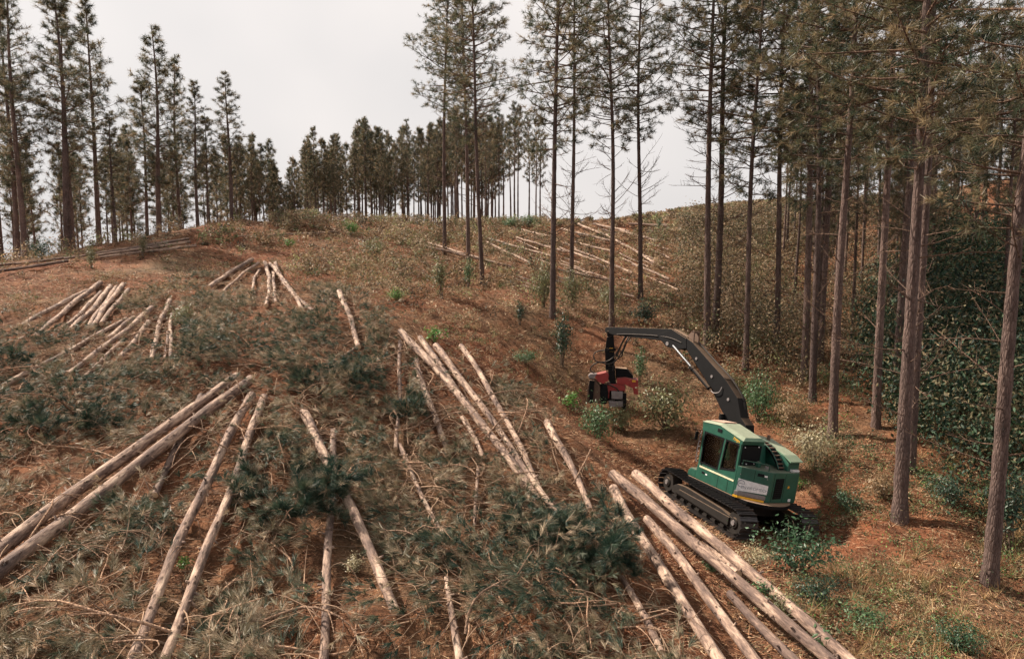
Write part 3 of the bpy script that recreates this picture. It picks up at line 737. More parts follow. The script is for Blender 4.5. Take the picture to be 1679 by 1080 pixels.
tp = tp + off * 0.10 * (0.6 + Lb[:, None, None]); td = norm(td * 0.9 + off * 0.55)
tp = tp.reshape(-1, 3); td = td.reshape(-1, 3)
_u, _v, _d = proj(tp[:, 0], tp[:, 1], tp[:, 2])
keepm = off_logs(tp[:, 0], tp[:, 1], 0.08 + 0.009 * _d) | (HEAP(_u, _v) > 0.55)
tp = tp[keepm]; td = td[keepm]; N = len(tp)
tp[:, 2] = np.maximum(tp[:, 2], ground(tp[:, 0], tp[:, 1]) + 0.03)
gg = np.repeat(g, NT)[keepm]
pal = np.array([(0.032, 0.058, 0.038), (0.085, 0.100, 0.062), (0.205, 0.172, 0.108), (0.37, 0.285, 0.19), (0.52, 0.39, 0.27)])
wts = (1 - gg)[:, None] * np.array([[0.15, 0.21, 0.27, 0.25, 0.12]]) + gg[:, None] * np.array([[0.46, 0.24, 0.12, 0.11, 0.07]])
bias = np.repeat(rng.random(nb), NT)[keepm]; pick = (np.clip(bias * 0.6 + rng.random(N) * 0.4, 0, 1)[:, None] > np.cumsum(wts, 1)).sum(1).clip(0, 4)
cl = pal[pick]
v_, f_, c_ = tufts(tp, td, 24, rng.uniform(0.17, 0.27, N), 0.0105, 0.60, 0.35, cl, back=0.40)
so = obj('slash', mesh_np('slash', v_, f_, M['slash'], c_)); tag(so, 'mat of cut pine branches with grey-green needles covering the slope', 'slash', kind='stuff')

# big tops of felled pines lying in heaps, each its own thing
def brush_heap(label, u, v, wpx, hpx, dpx, nt_, seed, cover=0.35):
    rs = np.random.default_rng(seed); p, dd_ = hit(u, v); sx = wpx * dd_ / F / 2; sz = hpx * dd_ / F; sy = dpx
    nst = 26; st_, sr_ = [], []; TP_, TD_ = [], []; t = np.linspace(0, 1, 6)
    for i in range(nst):
        a = rs.uniform(0, 6.28); r0 = rs.random() ** 0.5 * 0.45
        o = np.array([math.cos(a) * r0 * sx, math.sin(a) * r0 * sy, 0.05 + rs.random() * 0.35 * sz])
        b_ = a + rs.normal(0, 0.7); e = np.array([math.cos(b_) * sx * rs.uniform(0.35, 0.75), math.sin(b_) * sy * rs.uniform(0.35, 0.75), sz * rs.uniform(0.1, 0.75)])
        c = o + t[:, None] * e; c[:, 2] -= (t ** 2) * 0.35 * sz * rs.random(); st_.append(c); sr_.append(np.linspace(0.016, 0.005, 6))
        for j in range(nt_ // nst):
            s_ = rs.uniform(0.2, 1.0); q_ = np.array([np.interp(s_, t, c[:, k_]) for k_ in range(3)]); d_ = e / np.linalg.norm(e) * 0.7 + rs.normal(size=3) * 0.5 + np.array([0, 0, 0.25])
            d_ /= np.linalg.norm(d_); TP_.append(q_ + d_ * 0.12); TD_.append(d_)
    TP_ = np.array(TP_); TP_[:, 2] = np.maximum(TP_[:, 2], ground(TP_[:, 0] + p[0], TP_[:, 1] + p[1]) - p[2] + 0.05)
    pal_ = np.array([(0.022, 0.050, 0.034), (0.048, 0.078, 0.048), (0.11, 0.115, 0.070), (0.30, 0.24, 0.17)])
    v1, f1, c1 = tufts(TP_, np.array(TD_), 30, rs.uniform(0.20, 0.30, len(TP_)), 0.010, 0.62, 0.35, pal_[rs.choice(4, len(TP_), p=[0.5, 0.27, 0.13, 0.10])], back=0.5)
    r = empty('brush_heap', tuple(p)); tag(r, label, 'brush heap', 'heaps of green pine tops')
    obj('needles', mesh_np('needles', v1, f1, M['slash'], c1), r)
    v2, f2 = tube_np(np.array(st_), np.array(sr_), 5); obj('branches', mesh_np('branches', v2, f2, M['stick'], smooth=True), r)
brush_heap('largest dark green heap of pine tops, lying across two logs', 485, 850, 240, 130, 1.1, 620, 1)
brush_heap('dark green heap of pine tops left of the harvester log pile', 985, 925, 150, 110, 1.2, 420, 2)
brush_heap('green heap of pine tops above the short log stub in mid slope', 545, 640, 170, 60, 1.1, 300, 3)
brush_heap('low green heap of pine tops near the left edge above the long pair', 110, 710, 190, 60, 1.1, 300, 4)
brush_heap('green heap of pine tops at the foot of the central bundle', 880, 900, 150, 70, 1.0, 300, 5)
brush_heap('small green heap of pine tops left of the crooked treetop stem', 665, 690, 80, 50, 0.8, 160, 6)
brush_heap('green heap of pine tops at the left edge below the sheaf', 15, 610, 120, 60, 1.2, 220, 7)
# dead needles and grass stems on the ground
def litter(n, xr, yr, power, poly, palette, length, width, name, label, cat, mat, up=0.10, dens=None):
    x = rng.uniform(*xr, n); y = yr[0] + (yr[1] - yr[0]) * rng.random(n) ** power
    z = ground(x, y); u, v, d = proj(x, y, z)
    k = (u > -120) & (u < 1800) & (v < 1250)
    if poly: k &= inpoly(u, v, poly)
    if dens is not None: k &= rng.random(n) < dens(x, y, u, v)
    x, y, z = x[k], y[k], z[k]; n = len(x); ds_ = np.clip(d[k] / 40, 0.45, 1.3)[:, None]
    a = fbm(x * 0.6, y * 0.6, 2) * 8 + rng.normal(0, 0.9, n); e = np.abs(rng.normal(0, up, n)) + 0.02
    D = np.stack([np.cos(a) * np.cos(e), np.sin(a) * np.cos(e), np.sin(e)], -1)
    P = np.stack([x, y, z + 0.012 + 0.03 * rng.random(n)], -1)
    L = rng.uniform(*length, n)[:, None] * (ds_ if width > 0.03 else 1.0); sd = norm(np.cross(D, np.array([0, 0, 1.0]) + rng.normal(0, 0.4, (n, 3)))) * width * 0.5 * (ds_ if width > 0.03 else 1.0)
    vv = np.stack([P - sd, P + sd, P + D * L], 1).reshape(-1, 3)
    pal = np.array(palette); c = pal[rng.integers(0, len(pal), n)] * rng.uniform(0.6, 1.4, (n, 1))
    o = obj(name, mesh_np(name, vv, np.arange(n * 3).reshape(-1, 3), mat, np.repeat(c, 3, 0)))
    tag(o, label, cat, kind='stuff')
litter(280000, (-22, 26), (7, 36), 1.5, None, [(0.27, 0.13, 0.07), (0.33, 0.185, 0.105), (0.20, 0.09, 0.05), (0.42, 0.29, 0.18), (0.12, 0.06, 0.04)], (0.10, 0.34), 0.012, 'needle_litter', 'rust brown carpet of fallen pine needles', 'needle litter', M['litter'], up=0.18,
       dens=lambda x, y, u, v: np.clip((fbm(x * 0.8, y * 0.8, 3) - 0.3) * 4, 0.15, 1))
litter(150000, (-30, 34), (22, 75), 1.3, None, [(0.27, 0.13, 0.065), (0.34, 0.20, 0.11), (0.13, 0.07, 0.045), (0.42, 0.31, 0.20), (0.09, 0.055, 0.038), (0.12, 0.12, 0.06)], (0.10, 0.42), 0.034, 'slope_litter', 'dry stalks, bark and dead leaves strewn over the middle slope', 'litter', M['litter'], up=0.35,
       dens=lambda x, y, u, v: np.clip((fbm(x * 0.5 + 3, y * 0.5, 3) - 0.3) * 4, 0.1, 1))
litter(120000, (4, 28), (9, 34), 1.2, None, [(0.32, 0.18, 0.095), (0.085, 0.048, 0.033), (0.36, 0.25, 0.16), (0.20, 0.10, 0.055), (0.11, 0.10, 0.05)], (0.05, 0.22), 0.026, 'floor_litter', 'dry leaves and twigs on the forest floor right of the machine', 'litter', M['litter'], up=0.35,
       dens=lambda x, y, u, v: np.clip((fbm(x * 0.7 + 31, y * 0.7, 3) - 0.38) * 5, 0.08, 1) * (u > 1040))
litter(16000, (-26, 20), (8, 48), 1.4, None, [(0.52, 0.37, 0.25), (0.60, 0.46, 0.34), (0.45, 0.29, 0.18)], (0.04, 0.14), 0.05, 'wood_chips', 'pale wood chips and bark scraps strewn over the ground', 'wood chips', M['chips'], up=0.25,
       dens=lambda x, y, u, v: np.where(u < 1250, 0.35 + 0.65 * (fbm(x * 0.7 + 9, y * 0.7, 2) > 0.55), 0.15))

# bare crooked sticks lying on the slash: each its own thing
def stick_mesh(seed):
    rs = np.random.default_rng(seed); L = rs.uniform(0.9, 2.2); t = np.linspace(0, 1, 9)
    c1, c2 = rs.normal(0, 0.22, 2)
    main = np.stack([t * L, c1 * L * np.sin(t * 3.1) + 0.05 * np.sin(t * 9 + seed), 0.22 * L * np.sin(t * 3.14) * rs.uniform(0.2, 1) + 0.03], -1)
    P = [main]; R_ = [np.linspace(0.020, 0.006, 9) * rs.uniform(0.7, 1.2)]
    for i in range(rs.integers(1, 5)):
        s_ = rs.uniform(0.25, 0.9); o = np.array([np.interp(s_, t, main[:, c]) for c in range(3)])
        dv = np.array([rs.uniform(0.2, 0.9), rs.choice([-1, 1]) * rs.uniform(0.2, 0.8), rs.uniform(-0.05, 0.4)]) * rs.uniform(0.3, 0.8)
        P.append(o + t[:, None] * dv + np.array([0, 0, -0.12]) * (t ** 2)[:, None]); R_.append(np.linspace(0.010, 0.004, 9))
    v, f = tube_np(np.array(P), np.array(R_), 6)
    return mesh_np('fallen_branch', v, f, M['stick'], smooth=True)
STK = [stick_mesh(500 + i) for i in range(12)]
x, y, z, u, v, d = slash_points(1500)
kk = (u > -20) & (u < 1200) & (v < 1100) & (v > 560)
x, y, z = x[kk][:250], y[kk][:250], z[kk][:250]
for i in range(len(x)):
    o = obj('fallen_branch', STK[i % 12]); s_ = random.uniform(0.6, 1.25)
    o.location = (x[i], y[i], z[i] + random.uniform(0.08, 0.30)); o.scale = (s_,) * 3
    o.rotation_euler = (random.uniform(-0.7, 0.7), random.uniform(-0.30, 0.2), random.uniform(0, 6.28))
    tag(o, 'bare crooked pine branch lying in the needle slash', 'branch', 'bare branches in the slash')

# ---------------------------------------------------------------- shrubs
def shrub_mesh(seed, h, wd, nst, nl, ls, aspect, shape='bush'):
    rs = np.random.default_rng(seed); t = np.linspace(0, 1, 6); P, R_, LP, LN = [], [], [], []
    for i in range(nst):
        a = rs.uniform(0, 6.28); r = wd * 0.5 * math.sqrt(rs.random()) * (1 if shape == 'bush' else 0.35)
        hh = h * rs.uniform(0.55, 1.0) * (1 - 0.25 * r / wd)
        e = np.array([math.cos(a) * r, math.sin(a) * r, hh])
        c = t[:, None] * e * np.array([1, 1, 0])[None] + np.stack([0.04 * np.sin(t * 6 + i), 0.04 * np.cos(t * 5 + i), t ** 0.85 * hh], -1)
        P.append(c); R_.append(np.linspace(0.012, 0.003, 6) * (0.7 + 0.4 * h))
        for j in range(nl // nst):
            s_ = rs.uniform(0.25, 1) ** 0.8; o = np.array([np.interp(s_, t, c[:, k_]) for k_ in range(3)])
            off = rs.normal(size=3) * np.array([1, 1, 0.7]) * wd * (0.16 if shape == 'bush' else 0.12)
            LP.append(o + off); n_ = off + np.array([0, 0, 0.5 * wd * 0.3]) + rs.normal(size=3) * 0.08; LN.append(n_ / np.linalg.norm(n_))
    LP = np.array(LP); LP[:, 2] = np.maximum(LP[:, 2], 0.03)
    v, f, c = leaves(LP, np.array(LN), ls, np.ones((len(LP), 3)), aspect)
    c *= np.repeat(rs.uniform(0.65, 1.35, (len(LP), 1)), 4, 0)
    sv_, sf_ = tube_np(np.array(P), np.array(R_), 4)
    return mesh_np('foliage', v, f, M['leaf'], c), mesh_np('stem', sv_, sf_, M['stem'], smooth=True)
BUSH = [shrub_mesh(700 + i, 1.0, 1.1, 12, 1250, 0.075, 0.45) for i in range(4)]
TALLS = [shrub_mesh(720 + i, 1.0, 0.7, 6, 620, 0.065, 0.4, 'tall') for i in range(4)]
SPRIG = [shrub_mesh(740 + i, 1.0, 0.9, 6, 130, 0.17, 0.42) for i in range(3)]
CLR = dict(bright=(0.10, 0.22, 0.045), green=(0.075, 0.14, 0.06), dark=(0.028, 0.056, 0.032), olive=(0.15, 0.15, 0.07), pale=(0.36, 0.31, 0.19), dry=(0.24, 0.16, 0.085), teal=(0.034, 0.078, 0.036))
def shrub(kind, u, v, hpx, wpx, col, label, group=None):
    p, d = hit(u, v); h = hpx * d / F; wd = wpx * d / F
    pr = random.choice(dict(bush=BUSH, tall=TALLS, sprig=SPRIG)[kind]); w0 = dict(bush=1.25, tall=0.6, sprig=1.0)[kind]
    r = empty('shrub', tuple(p - np.array([0, 0, 0.03])), (0, 0, random.uniform(0, 6.28)), (wd / w0, wd / w0, h))
    tag(r, label, 'shrub', group)
    f = obj('foliage', pr[0], r); c = CLR[col]; f.color = (*c, 1); obj('stem', pr[1], r)
for row in [
    ('sprig', 712, 562, 34, 44, 'bright', 'bright green leafy sprout at the head of the central bundle'),
    ('sprig', 940, 672, 34, 40, 'bright', 'bright green sprout just left of the harvester head'),
    ('bush', 983, 722, 70, 62, 'green', 'deep green bush directly below the harvester head'),
    ('tall', 1048, 628, 62, 34, 'green', 'young green sapling right of the harvester head hoses'),
    ('bush', 1092, 705, 92, 100, 'olive', 'wide olive bush under the boom between head and cab'),
    ('bush', 1020, 705, 48, 56, 'olive', 'low yellowish bush right of the bush below the head'),
    ('bush', 1305, 935, 84, 130, 'teal', 'dark glossy bush in front of the rear of the tracks'),
    ('bush', 1340, 985, 50, 90, 'dark', 'dark low bush spilling down right of the glossy one'),
    ('bush', 1238, 925, 34, 60, 'pale', 'pale leafy plant at the rear end of the near track'),
    ('bush', 1165, 935, 28, 34, 'green', 'small green plant between the track and the log pile'),
    ('tall', 921, 600, 92, 44, 'dark', 'dark leafy shrub wrapped round the foot of a mid slope pine'),
    ('tall', 852, 532, 42, 26, 'dark', 'small dark conical shrub on the red slope'),
    ('bush', 892, 505, 84, 46, 'olive', 'light green shrub behind the pine with the dark shrub'),
    ('bush', 938, 505, 70, 48, 'olive', 'shrub at the foot of the slender pine on the slope'),
    ('tall', 724, 490, 74, 44, 'olive', 'feathery shrub at the foot of the left one of three slope pines'),
    ('tall', 768, 472, 50, 22, 'green', 'narrow shrub at the foot of the middle one of three slope pines'),
    ('bush', 1338, 770, 84, 70, 'pale', 'pale dry shrub left of the counterweight trunk'),
    ('bush', 1242, 690, 84, 60, 'green', 'green shrub right behind the foot of the boom'),
    ('bush', 1190, 655, 60, 50, 'olive', 'olive shrub framed under the boom'),
    ('bush', 1300, 700, 56, 60, 'dry', 'dry shrub behind the engine hood'),
    ('tall', 1652, 905, 150, 70, 'dark', 'tall dark shrub growing beside the nearest right trunk'),
    ('bush', 1560, 830, 60, 80, 'dark', 'dark bush between the leaning trunk and the right edge'),
    ('sprig', 1303, 800, 30, 34, 'bright', 'bright sprout right beside the counterweight'),
    ('bush', 1395, 840, 44, 50, 'teal', 'bluish shrub on the litter slope right of the machine'),
    ('bush', 1445, 815, 50, 60, 'dry', 'tawny grassy clump left of the leaning trunk'),
    ('sprig', 1255, 985, 40, 44, 'green', 'leafy plant right of the topmost log'),
    ('bush', 1290, 1010, 44, 70, 'olive', 'olive plant right of the log pile near the bottom'),
    ('bush', 1415, 1030, 50, 80, 'green', 'green plant on the needle slope at the bottom'),
    ('sprig', 1500, 1055, 34, 50, 'olive', 'small leafy plant near the bottom edge, middle of three'),
    ('bush', 1575, 1070, 60, 80, 'teal', 'leafy plant at the bottom edge right of the small one'),
    ('sprig', 1350, 1065, 44, 60, 'green', 'broad leafed plant at the bottom edge beside the logs'),
    ('sprig', 1480, 985, 30, 34, 'olive', 'single weed on the bare needle slope'),
    ('sprig', 1520, 690, 40, 34, 'pale', 'pale weed right of the leaning trunk foot'),
    ('bush', 612, 425, 40, 46, 'olive', 'light yellow-green shrub on the hilltop clearing'),
    ('bush', 575, 385, 26, 28, 'bright', 'fresh green shrub on the crest in front of the pines'),
    ('bush', 652, 492, 22, 36, 'bright', 'low bright green plant on the red slope'),
    ('bush', 475, 405, 16, 24, 'bright', 'tiny bright green plant left on the hilltop'),
    ('bush', 865, 372, 22, 40, 'green', 'dark green shrub on the crest under the last pines'),
    ('bush', 835, 374, 20, 34, 'green', 'rounded shrub on the crest left of the dark green one'),
    ('tall', 1080, 382, 26, 18, 'green', 'lone green columnar shrub on the far crest'),
    ('bush', 68, 425, 36, 40, 'dark', 'round dark bush under the left pines'),
    ('tall', 150, 440, 40, 22, 'olive', 'slender weed standing before the stacked logs, left one'),
    ('tall', 235, 420, 36, 18, 'olive', 'slender weed standing before the stacked logs, right one'),
    ('sprig', 300, 935, 30, 30, 'bright', 'bright green sprout between the two steep scraped logs'),
    ('sprig', 505, 970, 14, 26, 'bright', 'tiny green seedling on the bare soil left of the pale log'),
    ('tall', 580, 940, 36, 40, 'pale', 'tuft of yellow grass between two logs below the heap'),
    ('bush', 860, 595, 26, 40, 'green', 'low green plant on the red slope left of the head'),
    ('bush', 1230, 585, 50, 46, 'olive', 'scrubby shrub behind the lower boom trunk'),
    ('bush', 1060, 530, 40, 60, 'dark', 'dark shrub above the harvester stick'),
    ('bush', 1000, 505, 44, 50, 'olive', 'pale olive shrub left above the harvester stick'),
    ('bush', 300, 535, 40, 50, 'olive', 'yellowish weed patch right of the three upright logs'),
]: shrub(*row)

# ---------------------------------------------------------------- scrub on the hill (uncountable): leafy clumps
def scrub(n, poly, xr, yr, palette, wts, hr, nl, ls, name, label, dens=None, spread=0.28, hmax=None):
    x = rng.uniform(*xr, n); y = rng.uniform(*yr, n); z = ground(x, y); u, v, d = proj(x, y, z)
    k = inpoly(u, v, poly)
    k &= off_logs(x, y, 0.30, 0.12)
    if dens is not None: k &= rng.random(n) < dens(x, y, u, v, d)
    x, y, z, d = x[k], y[k], z[k], d[k]; n = len(x)
    h = rng.uniform(*hr, n) * (0.5 + fbm(x * 0.3 + 5, y * 0.3, 2))
    if hmax is not None: h = np.minimum(h, hmax(u[k], v[k]))
    P = np.stack([x, y, z], -1).repeat(nl, 0); hh = h.repeat(nl)
    s = rng.random(n * nl) ** 0.7
    off = rng.normal(size=(n * nl, 3)) * np.array([1, 1, 0.4]) * (spread * hh ** 0.7)[:, None]
    P = P + off; P[:, 2] += s * hh; P[:, 2] = np.maximum(P[:, 2], ground(P[:, 0], P[:, 1]) + 0.02)
    Nn = norm(off * 0.8 + np.array([0, 0, 0.2]) + rng.normal(size=(n * nl, 3)) * 0.25)
    pal = np.array(palette); pc = (pal[rng.choice(len(pal), n, p=wts)] * rng.uniform(0.55, 1.5, (n, 1))).repeat(nl, 0)
    vv, ff, cc = leaves(P, Nn, (ls * (0.55 + d / 60)).repeat(nl), pc, 0.42)
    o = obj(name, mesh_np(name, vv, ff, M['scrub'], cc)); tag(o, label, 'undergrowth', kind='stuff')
HILL = [(-60, 450), (0, 425), (150, 400), (320, 372), (420, 350), (600, 345), (900, 345), (1150, 325), (1300, 325), (1330, 660), (1200, 660), (1080, 600), (960, 545), (870, 560), (700, 530), (560, 470), (420, 425), (250, 440), (0, 480)]
scrub(25000, HILL, (-42, 44), (24, 90), [(0.24, 0.165, 0.095), (0.18, 0.155, 0.08), (0.12, 0.145, 0.065), (0.20, 0.12, 0.07), (0.33, 0.245, 0.155), (0.075, 0.062, 0.04), (0.24, 0.245, 0.105)], [0.27, 0.14, 0.09, 0.20, 0.12, 0.13, 0.05], (0.15, 1.5), 36, 0.12, 'hill_scrub', 'dry olive and tawny scrub covering the upper slope',
      hmax=lambda u, v: np.where((v < 385) & (u > 900), 0.45, np.where(v < 400, 0.9, 2.0)),
      dens=lambda x, y, u, v, d: np.where(rng.random(u.shape) < np.clip((u - 1040) / 130, 0, 1), 0.85, np.clip((fbm(x * 0.35, y * 0.35, 3) - 0.40) * 4, 0.06, 1) * np.where(v > 480, 0.55, 0.9) * np.where(u < 330, 0.22, 1.0)))
WOOD = [(1280, 330), (1900, 250), (1900, 1020), (1690, 930), (1610, 840), (1530, 745), (1430, 665), (1310, 600)]
scrub(5600, WOOD, (12, 48), (17, 45), [(0.026, 0.056, 0.027), (0.050, 0.070, 0.033), (0.10, 0.085, 0.045), (0.016, 0.034, 0.022), (0.19, 0.14, 0.08)], [0.24, 0.24, 0.20, 0.24, 0.08], (1.0, 5.2), 112, 0.17, 'forest_undergrowth', 'dense dark leafy undergrowth beneath the right stand',  # dark greens deepened so the stand's shade is in the leaf colour
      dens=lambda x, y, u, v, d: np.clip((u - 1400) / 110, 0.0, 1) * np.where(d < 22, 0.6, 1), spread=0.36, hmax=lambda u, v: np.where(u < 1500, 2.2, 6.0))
scrub(7000, [(1120, 345), (1300, 330), (1480, 330), (1520, 640), (1420, 665), (1310, 640), (1180, 600), (1120, 520)], (8, 46), (24, 74), [(0.20, 0.13, 0.075), (0.14, 0.105, 0.058), (0.08, 0.085, 0.04), (0.30, 0.22, 0.14), (0.06, 0.05, 0.033)], [0.32, 0.24, 0.16, 0.10, 0.18], (0.5, 3.0), 50, 0.12, 'tawny_brush', 'tawny leafy brush between the trunks behind the harvester',
      dens=lambda x, y, u, v, d: np.clip((1480 - u) / 110, 0.0, 1) * np.clip((fbm(x * 0.3 + 51, y * 0.3, 3) - 0.30) * 4, 0.15, 1), spread=0.34, hmax=lambda u, v: np.where(v < 372, 0.8, 4.0))
FLOOR = [(1190, 640), (1320, 600), (1420, 640), (1679, 800), (1800, 1250), (1100, 1250), (1330, 900), (1320, 760)]
scrub(9500, FLOOR, (5, 26), (9, 30), [(0.10, 0.14, 0.055), (0.22, 0.16, 0.09), (0.045, 0.085, 0.04), (0.3, 0.24, 0.15), (0.10, 0.20, 0.05)], [0.3, 0.24, 0.28, 0.12, 0.06], (0.12, 0.5), 26, 0.075, 'low_weeds', 'scattered low weeds on the needle covered floor',
      dens=lambda x, y, u, v, d: np.clip((fbm(x * 0.5 + 2, y * 0.5, 3) - 0.38) * 4, 0.05, 1), spread=0.34)
MIDW = [(0, 470), (330, 430), (640, 430), (960, 545), (1100, 640), (1150, 760), (980, 740), (900, 650), (700, 570), (560, 480), (400, 470), (200, 520), (0, 545)]
scrub(7500, MIDW, (-30, 12), (18, 44), [(0.12, 0.14, 0.06), (0.28, 0.20, 0.11), (0.3, 0.15, 0.08), (0.38, 0.30, 0.2)], [0.25, 0.3, 0.25, 0.2], (0.06, 0.40), 20, 0.07, 'slope_weeds', 'sparse weeds and dead leaves on the red slope',
      dens=lambda x, y, u, v, d: np.clip((fbm(x * 0.5 + 8, y * 0.5, 3) - 0.35) * 4, 0.05, 1), spread=0.35)

# ---------------------------------------------------------------- harvester
GR = mat_plain('green_paint', (0.006, 0.072, 0.047), 0.42, 0.0, 0.50, (0.22, 0.18, 0.13), 3, 0.07)
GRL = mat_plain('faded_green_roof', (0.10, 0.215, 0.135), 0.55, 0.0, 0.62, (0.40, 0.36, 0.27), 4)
BLK = mat_plain('black_boom_paint', (0.006, 0.0062, 0.007), 0.62, 0.0, 0.95, (0.30, 0.20, 0.135), 5, 0.004)
STL = mat_plain('dark_track_steel', (0.060, 0.056, 0.058), 0.36, 0.75, 0.16, (0.20, 0.15, 0.12), 7)
MUD = mat_plain('muddy_frame', (0.018, 0.016, 0.015), 0.8, 0.0, 0.70, (0.19, 0.13, 0.09), 4, 0.03)
RED = mat_plain('red_paint', (0.27, 0.018, 0.017), 0.45, 0.0, 0.40, (0.2, 0.12, 0.09), 8)
CHR = mat_plain('chrome_rod', (0.5, 0.5, 0.5), 0.25, 1.0)
YEL = mat_plain('yellow_stripe', (0.72, 0.36, 0.02), 0.5, 0.0, 0.25)
CRM = mat_plain('cream_stripe', (0.72, 0.60, 0.40), 0.55, 0.0, 0.2)
WHT = mat_plain('white_sign', (0.70, 0.68, 0.68), 0.5, 0.0, 0.25)
GRY = mat_plain('grey_print', (0.16, 0.18, 0.21), 0.6)
HOS = mat_plain('rubber_hose', (0.02, 0.02, 0.02), 0.5, 0.0, 0.5, (0.3, 0.24, 0.2), 20)
RUB = mat_plain('black_screen', (0.008, 0.008, 0.009), 0.6)
BRN = mat_plain('rusty_steel', (0.11, 0.065, 0.045), 0.7, 0.2, 0.5, (0.26, 0.17, 0.12), 6)
GRM = mat_plain('worn_grey_metal', (0.22, 0.20, 0.20), 0.5, 0.5, 0.4, (0.3, 0.22, 0.18), 9)
GLS = mat_glass()
SHT = mat_plain('hi_vis_green_cloth', (0.22, 0.72, 0.36), 0.8)
SKN = mat_plain('skin', (0.32, 0.19, 0.13), 0.6)
TRO = mat_plain('dark_trousers', (0.03, 0.035, 0.05), 0.9)

def box(bm, x0, x1, y0, y1, z0, z1):
    vs = [bm.verts.new((x, y, z)) for x in (x0, x1) for y in (y0, y1) for z in (z0, z1)]
    for f in ((0, 1, 3, 2), (4, 6, 7, 5), (0, 4, 5, 1), (2, 3, 7, 6), (0, 2, 6, 4), (1, 5, 7, 3)): bm.faces.new([vs[i] for i in f])
    return bm
def prism(bm, pts, a0, a1, axis='y'):
    mk = dict(y=lambda p, a: (p[0], a, p[1]), z=lambda p, a: (p[0], p[1], a), x=lambda p, a: (a, p[0], p[1]))[axis]
    A_ = [bm.verts.new(mk(p, a0)) for p in pts]; B_ = [bm.verts.new(mk(p, a1)) for p in pts]; n = len(pts)
    bm.faces.new(A_); bm.faces.new(B_[::-1])
    for i in range(n): bm.faces.new((A_[i], A_[(i + 1) % n], B_[(i + 1) % n], B_[i]))
    return bm
def cyl(bm, a, b, r0, r1=None, k=16):
    a = Vector(a); b = Vector(b); r1 = r0 if r1 is None else r1
    z = (b - a).normalized(); x = z.orthogonal().normalized(); y = z.cross(x)
    A_ = []; B_ = []
    for i in range(k):
        t = 2 * math.pi * i / k; q = x * math.cos(t) + y * math.sin(t)
        A_.append(bm.verts.new(a + q * r0)); B_.append(bm.verts.new(b + q * r1))
    bm.faces.new(A_[::-1]); bm.faces.new(B_)
    for i in range(k): bm.faces.new((A_[i], A_[(i + 1) % k], B_[(i + 1) % k], B_[i]))
    return bm
def NB(): return bmesh.new()
def hose(name, pts, r, parent, mat=None):
    P = np.array(pts, float); n = len(P); t = np.linspace(0, n - 1, n * 7)
    # Catmull-Rom
    out = []
    for s_ in t:
        i = min(int(s_), n - 2); f = s_ - i
        p0, p1, p2, p3 = P[max(i - 1, 0)], P[i], P[i + 1], P[min(i + 2, n - 1)]
        out.append(0.5 * (2 * p1 + (p2 - p0) * f + (2 * p0 - 5 * p1 + 4 * p2 - p3) * f * f + (3 * p1 - p0 - 3 * p2 + p3) * f ** 3))
    v, f = tube_np(np.array(out)[None], np.full((1, len(out)), r), 8)
    return obj(name, mesh_np(name, v, f, mat or HOS, smooth=True), parent)
def text_mesh(name, body, size, mat, parent, mtx, extrude=0.002, bold=0.0):
    cu = bpy.data.curves.new(name, 'FONT'); cu.body = body; cu.size = size; cu.extrude = extrude; cu.offset = bold
    cu.align_x = 'CENTER'; cu.align_y = 'CENTER'
    to = bpy.data.objects.new('tmp_text', cu); COL.objects.link(to)
    bpy.context.view_layer.update()
    me = bpy.data.meshes.new_from_object(to.evaluated_get(bpy.context.evaluated_depsgraph_get()))
    bpy.data.objects.remove(to); me.materials.clear(); me.materials.append(mat); me.name = name
    o = obj(name, me, parent); o.matrix_local = mtx; return o

hv = empty('tracked_harvester', tuple(MPOS)); mr = Matrix(MROT.tolist())
hv.rotation_euler = mr.to_euler(); hv.scale = (MS,) * 3
tag(hv, 'green tracked harvester with black boom and red felling head on the slope', 'harvester')
LT, GA, TWD, TRR = 2.6, 2.62, 0.72, 0.47
# tracks
def track_path(s, Lh, r):
    st = 2 * (Lh - r); arc = math.pi * r; per = 2 * st + 2 * arc; s %= per
    if s < st: return (Lh - r - s, 2 * r + 0.02, math.pi)                                   # top run, going back
    s -= st
    if s < arc: a = s / r; return (-(Lh - r) - r * math.sin(a), r + 0.02 + r * math.cos(a), math.pi + a)
    s -= arc
    if s < st: return (-(Lh - r) + s, 0.02, 2 * math.pi)
    s -= st
    a = s / r; return ((Lh - r) + r * math.sin(a), r + 0.02 - r * math.cos(a), a)
bm = NB(); box(bm, -0.088, 0.088, -TWD / 2, TWD / 2, -0.018, 0.0)
prism(bm, [(0.045, -0.016), (0.080, -0.016), (0.072, -0.085), (0.056, -0.085)], -TWD / 2, TWD / 2)
prism(bm, [(-0.060, -0.016), (-0.035, -0.016), (-0.042, -0.045), (-0.052, -0.045)], -TWD / 2, TWD / 2)
bmesh.ops.recalc_face_normals(bm, faces=bm.faces)
SHOE = bpy.data.meshes.new('track_shoe'); bm.to_mesh(SHOE); bm.free(); SHOE.materials.append(STL)
